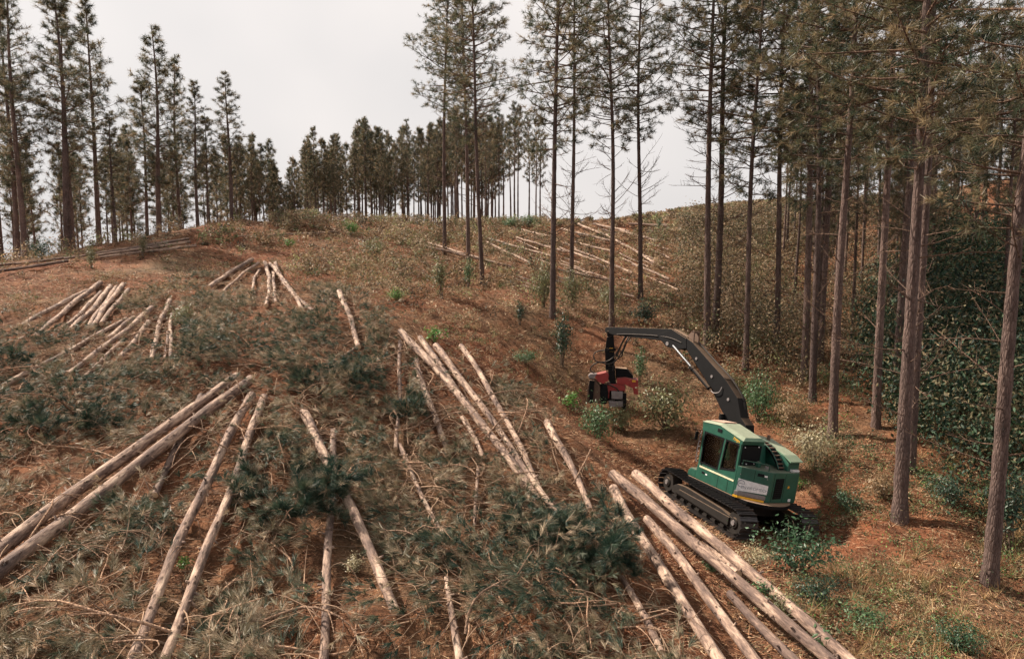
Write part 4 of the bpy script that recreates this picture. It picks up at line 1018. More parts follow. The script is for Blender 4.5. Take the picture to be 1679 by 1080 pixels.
for sy in (1, -1):
    yc = sy * GA / 2
    bm = NB(); n = 72; per = 4 * (LT - TRR) + 2 * math.pi * TRR; ring = []
    for i in range(n):
        x_, z_, a_ = track_path(per * i / n, LT, TRR); ox, oz = math.sin(a_), -math.cos(a_)
        ring.append([bm.verts.new((x_ - ox * q_, yc + w_, z_ - oz * q_)) for q_ in (0.02, 0.10) for w_ in (-0.12, 0.12)])
    for i in range(n):
        a_, b_ = ring[i], ring[(i + 1) % n]
        for j, k_ in ((0, 1), (1, 3), (3, 2), (2, 0)): bm.faces.new((a_[j], a_[k_], b_[k_], b_[j]))
    tr = bmobj('track', bm, MUD, hv)
    ns = 56
    for i in range(ns):
        x_, z_, a_ = track_path(per * i / ns, LT, TRR)
        sag = -0.03 * max(0.0, 1 - (x_ / 2.0) ** 2) if z_ > 0.8 else 0
        s_o = obj('track_shoe', SHOE, tr); s_o.location = (x_, yc, z_ + sag)
        s_o.rotation_euler = (0, -a_, 0)
    yo = sy * (GA / 2)
    bm = NB(); prism(bm, [(-1.95, 0.22), (1.75, 0.22), (1.85, 0.42), (1.5, 0.62), (0.9, 0.70), (-1.3, 0.70), (-1.95, 0.62), (-2.1, 0.4)], yo - 0.24, yo + 0.24)
    prism(bm, [(-1.9, 0.30), (1.5, 0.30), (1.2, 0.50), (-1.9, 0.60)], yo + sy * 0.235, yo + sy * 0.31)
    bmobj('track_frame', bm, MUD, hv, bevel=0.03)
    for nm, xx, rr in (('idler_wheel', LT - TRR, 0.36), ('drive_sprocket', -(LT - TRR), 0.37)):
        bm = NB(); cyl(bm, (xx, yo - 0.22, TRR + 0.02), (xx, yo + 0.22, TRR + 0.02), rr, k=24)
        cyl(bm, (xx, yo + sy * 0.20, TRR + 0.02), (xx, yo + sy * 0.27, TRR + 0.02), 0.20, 0.17, 20)
        wo_ = bmobj(nm, bm, MUD, hv, bevel=0.015)
        bm = NB(); cyl(bm, (xx, yo + sy * 0.27, TRR + 0.02), (xx, yo + sy * 0.31, TRR + 0.02), 0.10, 0.09, 14); bmobj('hub_cap', bm, GRM, wo_)
    for i in range(7):
        xx = -1.5 + i * 0.5; bm = NB(); cyl(bm, (xx, yo - 0.2, 0.19), (xx, yo + 0.22, 0.19), 0.105, k=12); bmobj('track_roller', bm, MUD, hv)
    for xx in (-0.7, 0.8): bm = NB(); cyl(bm, (xx, yo - 0.15, 0.80), (xx, yo + 0.15, 0.80), 0.06, k=10); bmobj('carrier_roller', bm, MUD, hv)
bm = NB(); box(bm, -1.2, 1.2, -1.0, 1.0, 0.42, 0.82); bmobj('car_body', bm, MUD, hv, bevel=0.05)
bm = NB(); cyl(bm, (0, 0, 0.8), (0, 0, 1.02), 0.75, k=32); bmobj('slew_ring', bm, MUD, hv)

DL = math.radians(10)
def hpart(name, bm, mat, parent=None, **kw):
    o = bmobj(name, bm, mat, parent or hv, **kw)
    if parent is None: o.rotation_euler = (0, 0, DL)
    return o
# deck with rounded rear
arc = [(-0.50 + 1.62 * math.cos(a) * 1.0, -0.06 + 1.36 * math.sin(a)) for a in np.linspace(math.radians(120), math.radians(240), 17)]
deck_pl = [(1.35, 1.18), (-0.9, 1.18)] + [(max(x_, -2.12), y_) for x_, y_ in arc][1:-1] + [(-0.9, -1.3), (1.35, -1.3)]
deck = hpart('deck', prism(NB(), deck_pl, 0.97, 1.11, 'z'), BLK, bevel=0.03)
# curved yellow band below the sign, following the deck edge
cw_pl = [(-0.9, 1.15), (-1.06, 1.10), (-1.66, 0.42), (-1.76, 0.28), (-1.84, -1.0), (-1.70, -1.22), (-0.5, -1.26), (-0.5, 0.05), (-0.9, 0.05)]
cw = hpart('counterweight', prism(NB(), cw_pl, 1.115, 2.22, 'z'), GR, bevel=0.035)
bm = NB(); lip = [(-0.97, 1.19), (-1.10, 1.13), (-1.70, 0.45), (-1.72, 0.41), (-1.6, 0.41), (-1.05, 1.02), (-0.95, 1.10)]
bmobj('lower_lip', prism(bm, lip, 1.19, 1.34, 'z'), GRM, cw, bevel=0.02)
n2 = Vector((-0.68, -0.60, 0)).normalized()              # along the chamfer, towards the rear
cdir = (Vector((-1.66, 0.42, 0)) - Vector((-1.06, 1.10, 0))).normalized(); cn = Vector((-cdir.y, cdir.x, 0))
if cn.dot(Vector((-1, 1, 0))) < 0: cn = -cn
cmid = (Vector((-1.66, 0.42, 0)) + Vector((-1.06, 1.10, 0))) / 2
def on_chamfer(s_, z_, off): return cmid + cdir * s_ + Vector((0, 0, z_)) + cn * off
mch = Matrix((( cdir.x, 0, cn.x, 0), (cdir.y, 0, cn.y, 0), (0, 1, 0, 0), (0, 0, 0, 1)))
def ch_m(s_, z_, off): m_ = mch.copy(); m_.translation = on_chamfer(s_, z_, off); return m_
def flat_part(name, poly, thick, mat, parent, mtx, bevel=0):
    bm = NB(); prism(bm, poly, 0, thick, 'z'); o = bmobj(name, bm, mat, parent, bevel=bevel); o.matrix_local = mtx; return o
sign = flat_part('sign_panel', [(-0.52, -0.20), (0.52, -0.15), (0.53, 0.17), (-0.50, 0.24)], 0.012, WHT, hv, Matrix.Rotation(DL, 4, 'Z') @ ch_m(0.0, 1.55, 0.008))
text_mesh('lettering', 'ENVIROMECH', 0.150, GRY, sign, Matrix.Translation((0.09, -0.035, 0.0125)) @ Matrix.Rotation(0.03, 4, 'Z') @ Matrix.Diagonal((1.0, 0.95, 1, 1)), 0.0012, -0.0005)
# swirl emblem: an open ring with a cross stroke, like a lower case e
bm = NB(); ro, ri = 0.125, 0.100; seg = 26; a0, a1 = math.radians(0), math.radians(318)
vo_, vi_, vo2, vi2 = [], [], [], []
for i in range(seg + 1):
    a_ = a0 + (a1 - a0) * i / seg; tk = 0.012 + 0.012 * math.sin(math.pi * i / seg)
    for lst, rr, zz in ((vo_, 0.118 + tk * 0.6, 0), (vi_, 0.118 - tk * 0.6, 0), (vo2, 0.118 + tk * 0.6, 0.003), (vi2, 0.118 - tk * 0.6, 0.003)): lst.append(bm.verts.new((rr * math.cos(a_), rr * math.sin(a_), zz)))
for i in range(seg):
    bm.faces.new((vo2[i], vo2[i + 1], vi2[i + 1], vi2[i])); bm.faces.new((vo_[i], vo_[i + 1], vo2[i + 1], vo2[i])); bm.faces.new((vi_[i], vi2[i], vi2[i + 1], vi_[i + 1]))
prism(bm, [(-0.06, -0.012), (0.125, -0.006), (0.125, 0.010), (-0.06, 0.010)], 0, 0.003, 'z')
eo = bmobj('emblem', bm, GRY, sign); eo.matrix_local = Matrix.Translation((-0.385, 0.075, 0.0125))
# yellow band round the deck under the sign
bm = NB(); yb = [(-0.96, 1.205), (-1.115, 1.145), (-1.42, 0.82), (-1.715, 0.46)]
for i in range(3):
    (xa, ya), (xb, yb_) = yb[i], yb[i + 1]; q_ = Vector((xb - xa, yb_ - ya, 0)).normalized(); nn_ = Vector((q_.y, -q_.x, 0)) * -0.012
    if nn_.dot(Vector((-1, 1, 0))) < 0: nn_ = -nn_
    prism(bm, [(xa, ya), (xb, yb_), (xb + nn_.x, yb_ + nn_.y), (xa + nn_.x, ya + nn_.y)], 1.113, 1.188, 'z')
hpart('yellow_band', bm, YEL)
# rear face: grille, emblem, lamps
rdir = (Vector((-1.84, -1.0, 0)) - Vector((-1.76, 0.28, 0))).normalized(); rn = Vector((rdir.y, -rdir.x, 0))
if rn.x > 0: rn = -rn
rm = Matrix(((rdir.x, 0, rn.x, 0), (rdir.y, 0, rn.y, 0), (0, 1, 0, 0), (0, 0, 0, 1)))
def re_m(s_, z_, off): m_ = rm.copy(); m_.translation = Vector((-1.76, 0.28, 0)) + rdir * s_ + Vector((0, 0, z_)) + rn * off; return Matrix.Rotation(DL, 4, 'Z') @ m_
gr_ = flat_part('grille', [(-0.20, -0.36), (0.20, -0.34), (0.22, 0.40), (-0.18, 0.38)], 0.012, RUB, hv, re_m(0.36, 1.62, 0.004))
for i in range(9):
    bm = NB(); box(bm, -0.17, 0.17, -0.30 + i * 0.078, -0.285 + i * 0.078, 0.012, 0.026); bmobj('grille_bar', bm, RUB, gr_)
st = []
for i in range(10):
    a_ = math.pi / 2 + i * math.pi / 5; r_ = 0.075 if i % 2 == 0 else 0.030; st.append((r_ * math.cos(a_), r_ * math.sin(a_)))
flat_part('badge', st, 0.006, YEL, hv, re_m(0.86, 1.70, 0.003))
flat_part('label_plate', [(-0.06, -0.05), (0.06, -0.05), (0.06, 0.05), (-0.06, 0.05)], 0.01, WHT, hv, re_m(1.0, 1.22, 0.004))
flat_part('label_plate', [(-0.05, -0.03), (0.05, -0.03), (0.05, 0.03), (-0.05, 0.03)], 0.008, WHT, hv, Matrix.Rotation(DL, 4, 'Z') @ ch_m(0.40, 2.04, 0.004))
flat_part('vent', [(-0.13, -0.055), (0.09, -0.055), (0.09, 0.055), (-0.13, 0.055)], 0.006, RUB, hv, Matrix.Rotation(DL, 4, 'Z') @ ch_m(0.24, 2.05, 0.003))
# cab
bm = NB(); prism(bm, [(-0.895, 1.115), (0.98, 1.115), (0.98, 1.70), (-0.895, 1.70)], 0.06, 1.15)
cab = hpart('cab', bm, GR, bevel=0.03)
bm = NB(); prism(bm, [(0.985, 1.115), (1.42, 1.115), (1.42, 1.30), (1.30, 1.44), (0.985, 1.44)], 0.30, 1.14); hpart('front_step', bm, GR, bevel=0.05)
def cpost(x0, z0, x1, z1, w_, y0, y1): bm = NB(); prism(bm, [(x0, z0), (x0 + w_, z0), (x1 + w_, z1), (x1, z1)], y0, y1); bmobj('post', bm, GR, cab, bevel=0.012)
for y0, y1 in ((1.05, 1.148), (0.062, 0.16)):
    cpost(0.86, 1.702, 0.90, 2.98, 0.10, y0, y1); cpost(-0.12, 1.702, -0.20, 2.98, 0.11, y0, y1); cpost(-0.89, 1.702, -0.89, 2.98, 0.09, y0, y1)
bm = NB(); prism(bm, [(-0.80, 1.702), (-0.12, 1.702), (-0.13, 1.82), (-0.80, 1.96)], 1.06, 1.145); bmobj('door_sill', bm, GR, cab)
bm = NB(); prism(bm, [(-0.01, 1.702), (0.86, 1.702), (0.86, 1.76), (-0.01, 1.76)], 1.06, 1.145); bmobj('door_sill', bm, GR, cab)
# panes
bm = NB(); prism(bm, [(-0.015, 1.765), (0.86, 1.765), (0.895, 2.97), (-0.09, 2.97)], 1.095, 1.105); bmobj('window_pane', bm, GLS, cab)
bm = NB(); prism(bm, [(-0.795, 1.97), (-0.125, 1.835), (-0.195, 2.97), (-0.795, 2.97)], 1.095, 1.105); bmobj('window_pane', bm, GLS, cab)
bm = NB(); prism(bm, [(-0.795, 1.72), (0.86, 1.72), (0.895, 2.97), (-0.795, 2.97)], 0.105, 0.115); bmobj('dark_backing', bm, RUB, cab)  # dark sheet added in place of the right window to darken the cab
bm = NB(); box(bm, 0.925, 0.935, 0.17, 1.04, 1.71, 2.97); bmobj('windshield', bm, GLS, cab)
# dark frame rims round the two door windows
def rim(poly, y_, t_, mat):
    c_ = np.mean(np.array(poly), 0); inn = [tuple(c_ + (np.array(p_) - c_) * (1 - t_)) for p_ in poly]; bm = NB(); n_ = len(poly)
    A_ = [bm.verts.new((p_[0], y_, p_[1])) for p_ in poly]; B_ = [bm.verts.new((p_[0], y_, p_[1])) for p_ in inn]
    A2 = [bm.verts.new((p_[0], y_ + 0.02, p_[1])) for p_ in poly]; B2 = [bm.verts.new((p_[0], y_ + 0.02, p_[1])) for p_ in inn]
    for i in range(n_):
        j = (i + 1) % n_
        for f_ in ((A_[i], A_[j], B_[j], B_[i]), (A2[i], B2[i], B2[j], A2[j]), (A_[i], A2[i], A2[j], A_[j]), (B_[i], B_[j], B2[j], B2[i])): bm.faces.new(f_)
    bmobj('window_frame', bm, mat, cab)
rim([(-0.03, 1.75), (0.88, 1.75), (0.91, 2.985), (-0.105, 2.985)], 1.132, 0.10, RUB)
rim([(-0.81, 1.955), (-0.11, 1.815), (-0.18, 2.985), (-0.81, 2.985)], 1.132, 0.13, RUB)
# rear of the cab: dark guard screen with bolts
bm = NB(); box(bm, -0.912, -0.897, 0.08, 1.05, 2.215, 2.93); gs = bmobj('rear_guard', bm, RUB, cab)
for (yy, zz) in ((0.95, 2.30), (0.75, 2.27), (0.35, 2.28), (0.15, 2.36), (0.95, 2.88), (0.25, 2.90)):
    bm = NB(); cyl(bm, (-0.912, yy, zz), (-0.93, yy, zz), 0.022, k=8); bmobj('bolt', bm, WHT, gs)
# roof: green fascia and pale dusty hipped top
bm = NB(); prism(bm, [(-0.94, 2.975), (1.02, 2.985), (1.06, 3.30), (0.20, 3.385), (-0.97, 3.115)], 0.04, 1.165); hpart('roof_fascia', bm, GR, bevel=0.012)
bm = NB()
R1 = [(1.08, 1.185, 3.303), (0.20, 1.185, 3.388), (-0.995, 1.185, 3.118), (-0.995, 0.02, 3.118), (0.20, 0.02, 3.388), (1.08, 0.02, 3.303)]
R2 = [(1.00, 1.05, 3.375), (0.20, 1.02, 3.462), (-0.90, 1.00, 3.225), (-0.90, 0.15, 3.225), (0.20, 0.15, 3.462), (1.00, 0.12, 3.375)]
a_ = [bm.verts.new(p_) for p_ in R1]; b_ = [bm.verts.new(p_) for p_ in R2]
for i in range(6): bm.faces.new((a_[i], a_[(i + 1) % 6], b_[(i + 1) % 6], b_[i]))
bm.faces.new((b_[0], b_[1], b_[4], b_[5])); bm.faces.new((b_[1], b_[2], b_[3], b_[4])); bm.faces.new((a_[0], a_[5], a_[4], a_[1])); bm.faces.new((a_[1], a_[4], a_[3], a_[2]))
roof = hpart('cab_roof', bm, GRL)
bm = NB(); prism(bm, [(0.90, 3.395), (0.25, 3.465), (0.25, 3.50), (0.90, 3.43)], 0.25, 0.92); bmobj('roof_hatch', bm, mat_plain('dusty_pink_hatch', (0.40, 0.24, 0.18), 0.8, 0, 0.5, (0.5, 0.36, 0.28)), roof, bevel=0.01)
flatm = lambda x_, y_, z_: Matrix.Rotation(DL, 4, 'Z') @ Matrix(((-1, 0, 0, x_), (0, 0, 1, y_), (0, 1, 0, z_), (0, 0, 0, 1)))
flat_part('work_lamp', [(-0.10, -0.06), (0.10, -0.06), (0.10, 0.06), (-0.10, 0.06)], 0.02, RUB, hv, flatm(0.16, 1.166, 3.20))
tx = text_mesh('model_number', '759JH', 0.13, YEL, hv, flatm(-0.66, 1.167, 3.075) @ Matrix.Rotation(-0.22, 4, 'Z'), 0.001, 0.002)
flat_part('side_stripe', [(-0.86, 1.60), (0.84, 1.60), (0.84, 1.66), (-0.86, 1.66)], 0.004, CRM, hv, Matrix.Rotation(DL, 4, 'Z') @ Matrix(((-1, 0, 0, 0.0), (0, 0, 1, 1.151), (0, 1, 0, 0.0), (0, 0, 0, 1))))
bm = NB(); box(bm, -0.13, -0.118, 1.150, 1.154, 1.13, 1.595); hpart('door_seam', bm, RUB)
bm = NB(); box(bm, -0.60, -0.588, 1.150, 1.154, 1.13, 1.595); hpart('door_seam', bm, RUB)
bm = NB(); box(bm, 0.55, 0.70, 1.150, 1.156, 1.40, 1.48); hpart('door_handle', bm, RUB)
bm = NB(); box(bm, 0.42, 0.50, 1.150, 1.157, 1.40, 1.45); hpart('door_handle', bm, WHT)
# cab inside: seat and levers
bm = NB(); box(bm, -0.19, 0.36, 0.38, 0.82, 1.705, 1.96); box(bm, -0.30, -0.15, 0.40, 0.80, 1.96, 2.60); bmobj('seat', bm, RUB, cab, bevel=0.04)
for yy in (0.30, 0.90): bm = NB(); cyl(bm, (0.42, yy, 1.705), (0.48, yy, 2.14), 0.03, k=8); bmobj('control_lever', bm, RUB, cab)
# engine side: hood, steps, radiator deck
bm = NB(); prism(bm, [(-1.62, 2.225), (0.45, 2.225), (0.45, 2.95), (-0.2, 2.98), (-1.35, 2.70), (-1.62, 2.50)], -1.22, -0.62); hood = hpart('engine_hood', bm, GR, bevel=0.03)
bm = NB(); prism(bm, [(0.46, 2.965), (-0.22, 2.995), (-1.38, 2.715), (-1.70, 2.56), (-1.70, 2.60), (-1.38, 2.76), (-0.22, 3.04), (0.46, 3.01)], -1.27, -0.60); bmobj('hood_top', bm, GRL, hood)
bm = NB(); prism(bm, [(-0.9, 2.225), (-0.55, 2.225), (-0.55, 2.95), (-0.75, 2.95)], -0.30, 0.045); hpart('radiator_housing', bm, GR, bevel=0.02)
bm = NB(); stp = [(-0.30, 3.02), (-0.62, 2.98), (-0.90, 2.86), (-1.15, 2.68), (-1.36, 2.46), (-1.48, 2.235)]
prism(bm, stp + [(-1.40, 2.235), (-1.28, 2.43), (-1.08, 2.62), (-0.86, 2.78), (-0.60, 2.89), (-0.30, 2.93)], -0.58, -0.32); sto = hpart('louvred_step', bm, RUB)
for i in range(9):
    tq = (i + 0.5) / 9 * 5; j = int(tq); f_ = tq - j; xx = stp[j][0] * (1 - f_) + stp[j + 1][0] * f_; zz = stp[j][1] * (1 - f_) + stp[j + 1][1] * f_
    bm = NB(); box(bm, xx - 0.05, xx + 0.025, -0.60, -0.30, zz + 0.0, zz + 0.03); bmobj('tread', bm, BRN, sto)
for yy in (-0.605, -0.295):
    v_, f_ = tube_np(np.array([[(p_[0], yy, p_[1] + 0.03) for p_ in stp]]), np.full((1, 6), 0.02), 6); o_ = obj('step_rail', mesh_np('step_rail', v_, f_, GR), sto)
bm = NB(); cyl(bm, (-1.30, 0.10, 2.22), (-1.30, 0.10, 2.30), 0.07, k=12); hpart('fuel_cap', bm, GRM)
bm = NB(); box(bm, -1.18, -1.05, 0.28, 0.42, 2.225, 2.42); hpart('filter_box', bm, GR, bevel=0.02)
bm = NB(); box(bm, -1.72, -1.55, -1.15, -0.75, 2.225, 2.30); hpart('rear_lamp', bm, WHT, bevel=0.02)
bm = NB(); cyl(bm, (-0.3, -0.95, 2.96), (-0.3, -0.95, 3.20), 0.06, k=12); hpart('exhaust', bm, BRN)
# rails, mirror, hinges and bolts
def rail(name, pts_, r_=0.018, mat=None):
    o = hose(name, pts_, r_, hv, mat or BLK); o.rotation_euler = (0, 0, DL); return o
rail('grab_rail', [(1.02, 1.17, 1.75), (1.06, 1.20, 1.85), (1.06, 1.20, 2.75), (1.02, 1.17, 2.85)], 0.016, GRM)
rail('deck_rail', [(-1.0, 1.02, 2.22), (-1.0, 1.02, 2.40), (-1.05, 0.98, 2.44), (-1.55, 0.40, 2.44), (-1.60, 0.34, 2.40), (-1.60, 0.34, 2.22)], 0.016, GR)
rail('mirror_arm', [(0.98, 1.12, 2.95), (1.12, 1.28, 2.98), (1.14, 1.32, 2.90)], 0.014)
bm = NB(); box(bm, 1.11, 1.15, 1.24, 1.38, 2.58, 2.90); hpart('mirror', bm, BLK, bevel=0.012)
for xx, zz in ((0.80, 1.74), (0.80, 2.90), (-0.17, 2.25), (-0.19, 2.75), (-0.80, 2.05), (-0.80, 2.88)):
    bm = NB(); box(bm, xx - 0.02, xx + 0.02, 1.150, 1.166, zz - 0.05, zz + 0.05); hpart('hinge', bm, BLK)
for i in range(7):
    bm = NB(); cyl(bm, (1.03, 1.166, 1.78 + i * 0.19), (1.03, 1.19, 1.78 + i * 0.19), 0.016, k=8); hpart('bolt', bm, WHT)
for (s_, z_) in ((-0.46, 1.95), (0.46, 1.95), (-0.46, 1.40)):
    m_ = Matrix.Rotation(DL, 4, 'Z') @ ch_m(s_, z_, 0.002); flat_part('bolt', [(0.02 * math.cos(a_), 0.02 * math.sin(a_)) for a_ in np.linspace(0, 6.283, 9)[:-1]], 0.01, GRM, hv, m_)
for s_ in (0.10, 0.64): flat_part('panel_gap', [(-0.006, -0.5), (0.006, -0.5), (0.006, 0.5), (-0.006, 0.5)], 0.003, RUB, hv, re_m(s_, 1.66, 0.0015))
flat_part('panel_gap', [(-0.006, -0.22), (0.006, -0.22), (0.006, 0.22), (-0.006, 0.22)], 0.003, RUB, hv, Matrix.Rotation(DL, 4, 'Z') @ ch_m(0.02, 1.97, 0.0015))
# boom, stick, cylinders (profiles lie in the plane of the boom)
YB0, YB1 = -0.52, -0.06
bmU = [(-0.05, 1.55), (-0.12, 2.6), (0.10, 3.45), (0.39, 3.66), (0.73, 4.36), (1.51, 4.95), (2.48, 5.46), (3.61, 6.08), (4.05, 6.22), (4.12, 6.0), (3.88, 5.72), (3.05, 5.10), (2.04, 4.33), (1.25, 3.55), (0.95, 2.6), (0.75, 1.55)]
boom = hpart('boom', prism(NB(), bmU, YB0, YB1), BLK, bevel=0.03)
bm = NB(); prism(bm, [(1.44, 4.93), (1.54, 4.99), (1.54, 5.02), (1.44, 4.96)], YB0 - 0.01, YB1 + 0.01); bmobj('weld_seam', bm, BLK, boom)
bm = NB(); prism(bm, [(3.62, 6.10), (4.02, 6.28), (3.76, 6.56), (3.66, 6.50)], YB0 + 0.06, YB0 + 0.12); prism(bm, [(3.62, 6.10), (4.02, 6.28), (3.76, 6.56), (3.66, 6.50)], YB1 - 0.12, YB1 - 0.06); box(bm, 3.66, 3.80, YB0 + 0.06, YB1 - 0.06, 6.46, 6.55); bmobj('lamp_bracket', bm, BRN, boom)
stk = [(3.88, 5.80), (4.02, 6.24), (4.97, 6.46), (9.62, 5.90), (9.76, 5.80), (9.72, 5.62), (9.01, 5.58), (5.63, 5.84), (5.15, 5.70)]
stick = hpart('stick', prism(NB(), stk, YB0 + 0.05, YB1 - 0.05), BLK, bevel=0.03)
bm = NB()
for y0, y1 in ((YB0 - 0.02, YB0 + 0.04), (YB1 - 0.04, YB1 + 0.02)): prism(bm, [(5.84, 6.06), (4.97, 6.44), (3.98, 6.17), (3.88, 5.77), (4.45, 5.62), (5.15, 5.66)], y0, y1)
bmobj('elbow_plate', bm, BLK, stick, bevel=0.01)
bm = NB(); cyl(bm, (5.05, YB0 - 0.05, 5.78), (5.05, YB1 + 0.05, 5.78), 0.09, k=14); bmobj('elbow_pin', bm, GRM, stick)
cy_ = (YB1 + 0.10)
bm = NB(); cyl(bm, (2.15, cy_, 4.42), (3.25, cy_, 5.03), 0.085, k=14); cyl(bm, (3.18, cy_, 4.99), (3.32, cy_, 5.07), 0.105, k=14); hpart('stick_cylinder', bm, BLK)
bm = NB(); cyl(bm, (3.30, cy_, 5.06), (4.60, cy_, 5.76), 0.05, k=12); hpart('cylinder_rod', bm, CHR)
bm = NB(); cyl(bm, (1.05, YB1 + 0.08, 1.9), (1.28, YB1 + 0.08, 3.6), 0.10, k=14); hpart('boom_cylinder', bm, BLK)
o_ = hose('boom_hose', [(2.2, YB1 + 0.06, 4.45), (1.9, YB1 + 0.10, 4.30), (1.62, YB1 + 0.08, 4.38), (1.55, YB1 + 0.04, 4.6)], 0.018, hv, GRM); o_.rotation_euler = (0, 0, DL)

# hoses clipped along the boom and stick
for dy in (0.03, 0.075):
    o_ = hose('boom_hose', [(0.55, YB0 + 0.1 + dy, 3.95), (0.80, YB0 + 0.1 + dy, 4.46), (1.55, YB0 + 0.1 + dy, 5.04), (2.5, YB0 + 0.1 + dy, 5.53), (3.55, YB0 + 0.1 + dy, 6.12)], 0.022, hv); o_.rotation_euler = (0, 0, DL)
o_ = hose('stick_hose', [(4.2, YB1 + 0.03, 5.95), (4.9, YB1 + 0.05, 6.05), (6.0, YB1 - 0.02, 6.0), (7.6, YB1 - 0.02, 5.82), (8.7, YB1 - 0.02, 5.66)], 0.022, hv); o_.rotation_euler = (0, 0, DL)
for xx, zz in ((1.15, 4.20), (2.2, 4.9), (3.2, 5.45)):
    bm = NB(); cyl(bm, (xx, YB1 - 0.01, zz), (xx, YB1 + 0.03, zz), 0.06, k=12); hpart('boom_pin', bm, GRM)
# felling head: hangs plumb from the stick tip; built in a plumb frame facing the photographer, lengths in metres
bpy.context.view_layer.update()
RZ = Matrix.Rotation(DL, 4, 'Z')
tip = hv.matrix_world @ RZ @ Vector((9.50, (YB0 + YB1) / 2, 5.66))
HF = Matrix.Translation(tip) @ Matrix.Rotation(math.radians(-8), 4, 'Z')
HL = hv.matrix_world.inverted() @ HF
def head(name, bm, mat, parent=None, bevel=0.0):
    o = bmobj(name, bm, mat, parent or hv, bevel=bevel)
    if parent is None: o.matrix_local = HL
    return o
c1_ = lambda cx, cy: ((cx - 300) * 0.00344, -(cy - 100) * 0.00344)
def hpoly(name, pts_, y0, y1, mat, parent=None, bevel=0.012): return head(name, prism(NB(), [c1_(*p_) for p_ in pts_], y0, y1), mat, parent, bevel)
bm = NB(); box(bm, -0.13, 0.13, -0.14, 0.14, -0.16, 0.06); head('tip_link', bm, BLK, bevel=0.03)
rot = hpoly('rotator', [(262, 150), (335, 130), (350, 300), (345, 520), (250, 540), (240, 300)], -0.16, 0.16, BLK, bevel=0.03)
bm = NB(); cyl(bm, (0, 0, -0.62), (0, 0, -0.74), 0.22, k=20); bmobj('collar', bm, BLK, rot)
bm = NB(); box(bm, *sorted((c1_(288, 0)[0], c1_(332, 0)[0])), -0.172, -0.162, c1_(0, 318)[1], c1_(0, 275)[1]); bmobj('warning_label', bm, YEL, rot)
hpoly('link_arm', [(280, 480), (355, 480), (370, 680), (330, 720), (280, 640)], -0.20, 0.20, BLK)
hpoly('motor_cover', [(362, 515), (495, 520), (565, 600), (560, 650), (370, 650)], -0.05, 0.42, BLK, bevel=0.03)
lb = hpoly('red_bracket', [(120, 590), (255, 555), (285, 580), (282, 650), (225, 690), (160, 660)], -0.30, 0.28, RED, bevel=0.02)
hpoly('worn_plate', [(52, 600), (75, 575), (150, 575), (115, 630), (60, 622)], -0.32, 0.0, GRM)
rb = hpoly('red_bracket', [(378, 625), (470, 612), (620, 640), (622, 805), (575, 800), (560, 730), (470, 690), (385, 690)], -0.28, 0.34, RED, bevel=0.02)
bm = NB(); box(bm, *sorted((c1_(552, 0)[0], c1_(592, 0)[0])), -0.292, -0.282, c1_(0, 660)[1], c1_(0, 635)[1]); bmobj('reflector', bm, YEL, rb)
hpoly('saw_box', [(70, 625), (125, 640), (190, 720), (200, 930), (150, 915), (60, 910), (35, 900), (45, 760)], -0.26, 0.22, BRN, bevel=0.03)
hpoly('feed_arm', [(70, 640), (125, 650), (115, 780), (108, 910), (75, 915), (62, 770)], -0.40, -0.28, BLK)
hpoly('feed_arm', [(215, 680), (270, 700), (285, 800), (265, 920), (200, 930), (190, 800)], -0.30, -0.05, BLK, bevel=0.02)
hpoly('feed_arm', [(450, 790), (490, 790), (488, 985), (440, 975)], -0.30, -0.05, BLK, bevel=0.01)
hpoly('valve_block', [(318, 770), (450, 772), (445, 858), (322, 858)], -0.36, 0.0, GRM, bevel=0.02)
hpoly('red_frame', [(262, 690), (470, 690), (480, 770), (300, 770), (290, 860), (262, 850)], -0.22, 0.25, RED, bevel=0.02)
hpoly('delimbing_knife', [(288, 885), (450, 880), (452, 945), (300, 950)], -0.38, 0.0, GRM, bevel=0.02)
hpoly('head_frame', [(190, 700), (470, 700), (470, 960), (430, 960), (420, 900), (240, 900), (190, 930)], -0.05, 0.22, MUD, bevel=0.02)
for xx in (245, 395):
    bm = NB(); px_, pz_ = c1_(xx, 820); cyl(bm, (px_, -0.20, pz_ - 0.22), (px_, -0.20, pz_ + 0.16), 0.13, k=14); head('feed_roller', bm, RUB)
def hh_(cx, cy, y_): a_ = c1_(cx, cy); return (a_[0], y_, a_[1])
for i, pts_ in enumerate([
    [(500, 80, 0.1), (440, 200, -0.05), (380, 320, -0.20), (300, 410, -0.26), (200, 440, -0.25), (130, 420, -0.2), (115, 350, -0.15), (170, 315, -0.1), (240, 305, -0.1)],
    [(560, 80, 0.1), (490, 180, -0.05), (440, 300, -0.20), (370, 410, -0.28), (280, 460, -0.28), (180, 440, -0.24), (100, 480, -0.2), (75, 540, -0.15), (120, 570, -0.1)],
    [(530, 80, 0.15), (455, 190, 0.0), (400, 300, -0.1), (350, 420, -0.2), (330, 540, -0.2)],
    [(600, 85, 0.15), (500, 200, 0.05), (450, 310, 0.0), (430, 370, -0.05), (395, 380, -0.1), (370, 330, -0.1)],
    [(270, 690, -0.3), (320, 700, -0.38), (380, 740, -0.36), (400, 770, -0.3)],
]):
    o_ = hose('hydraulic_hose', [hh_(*p_) for p_ in pts_], 0.026, hv); o_.matrix_local = HL

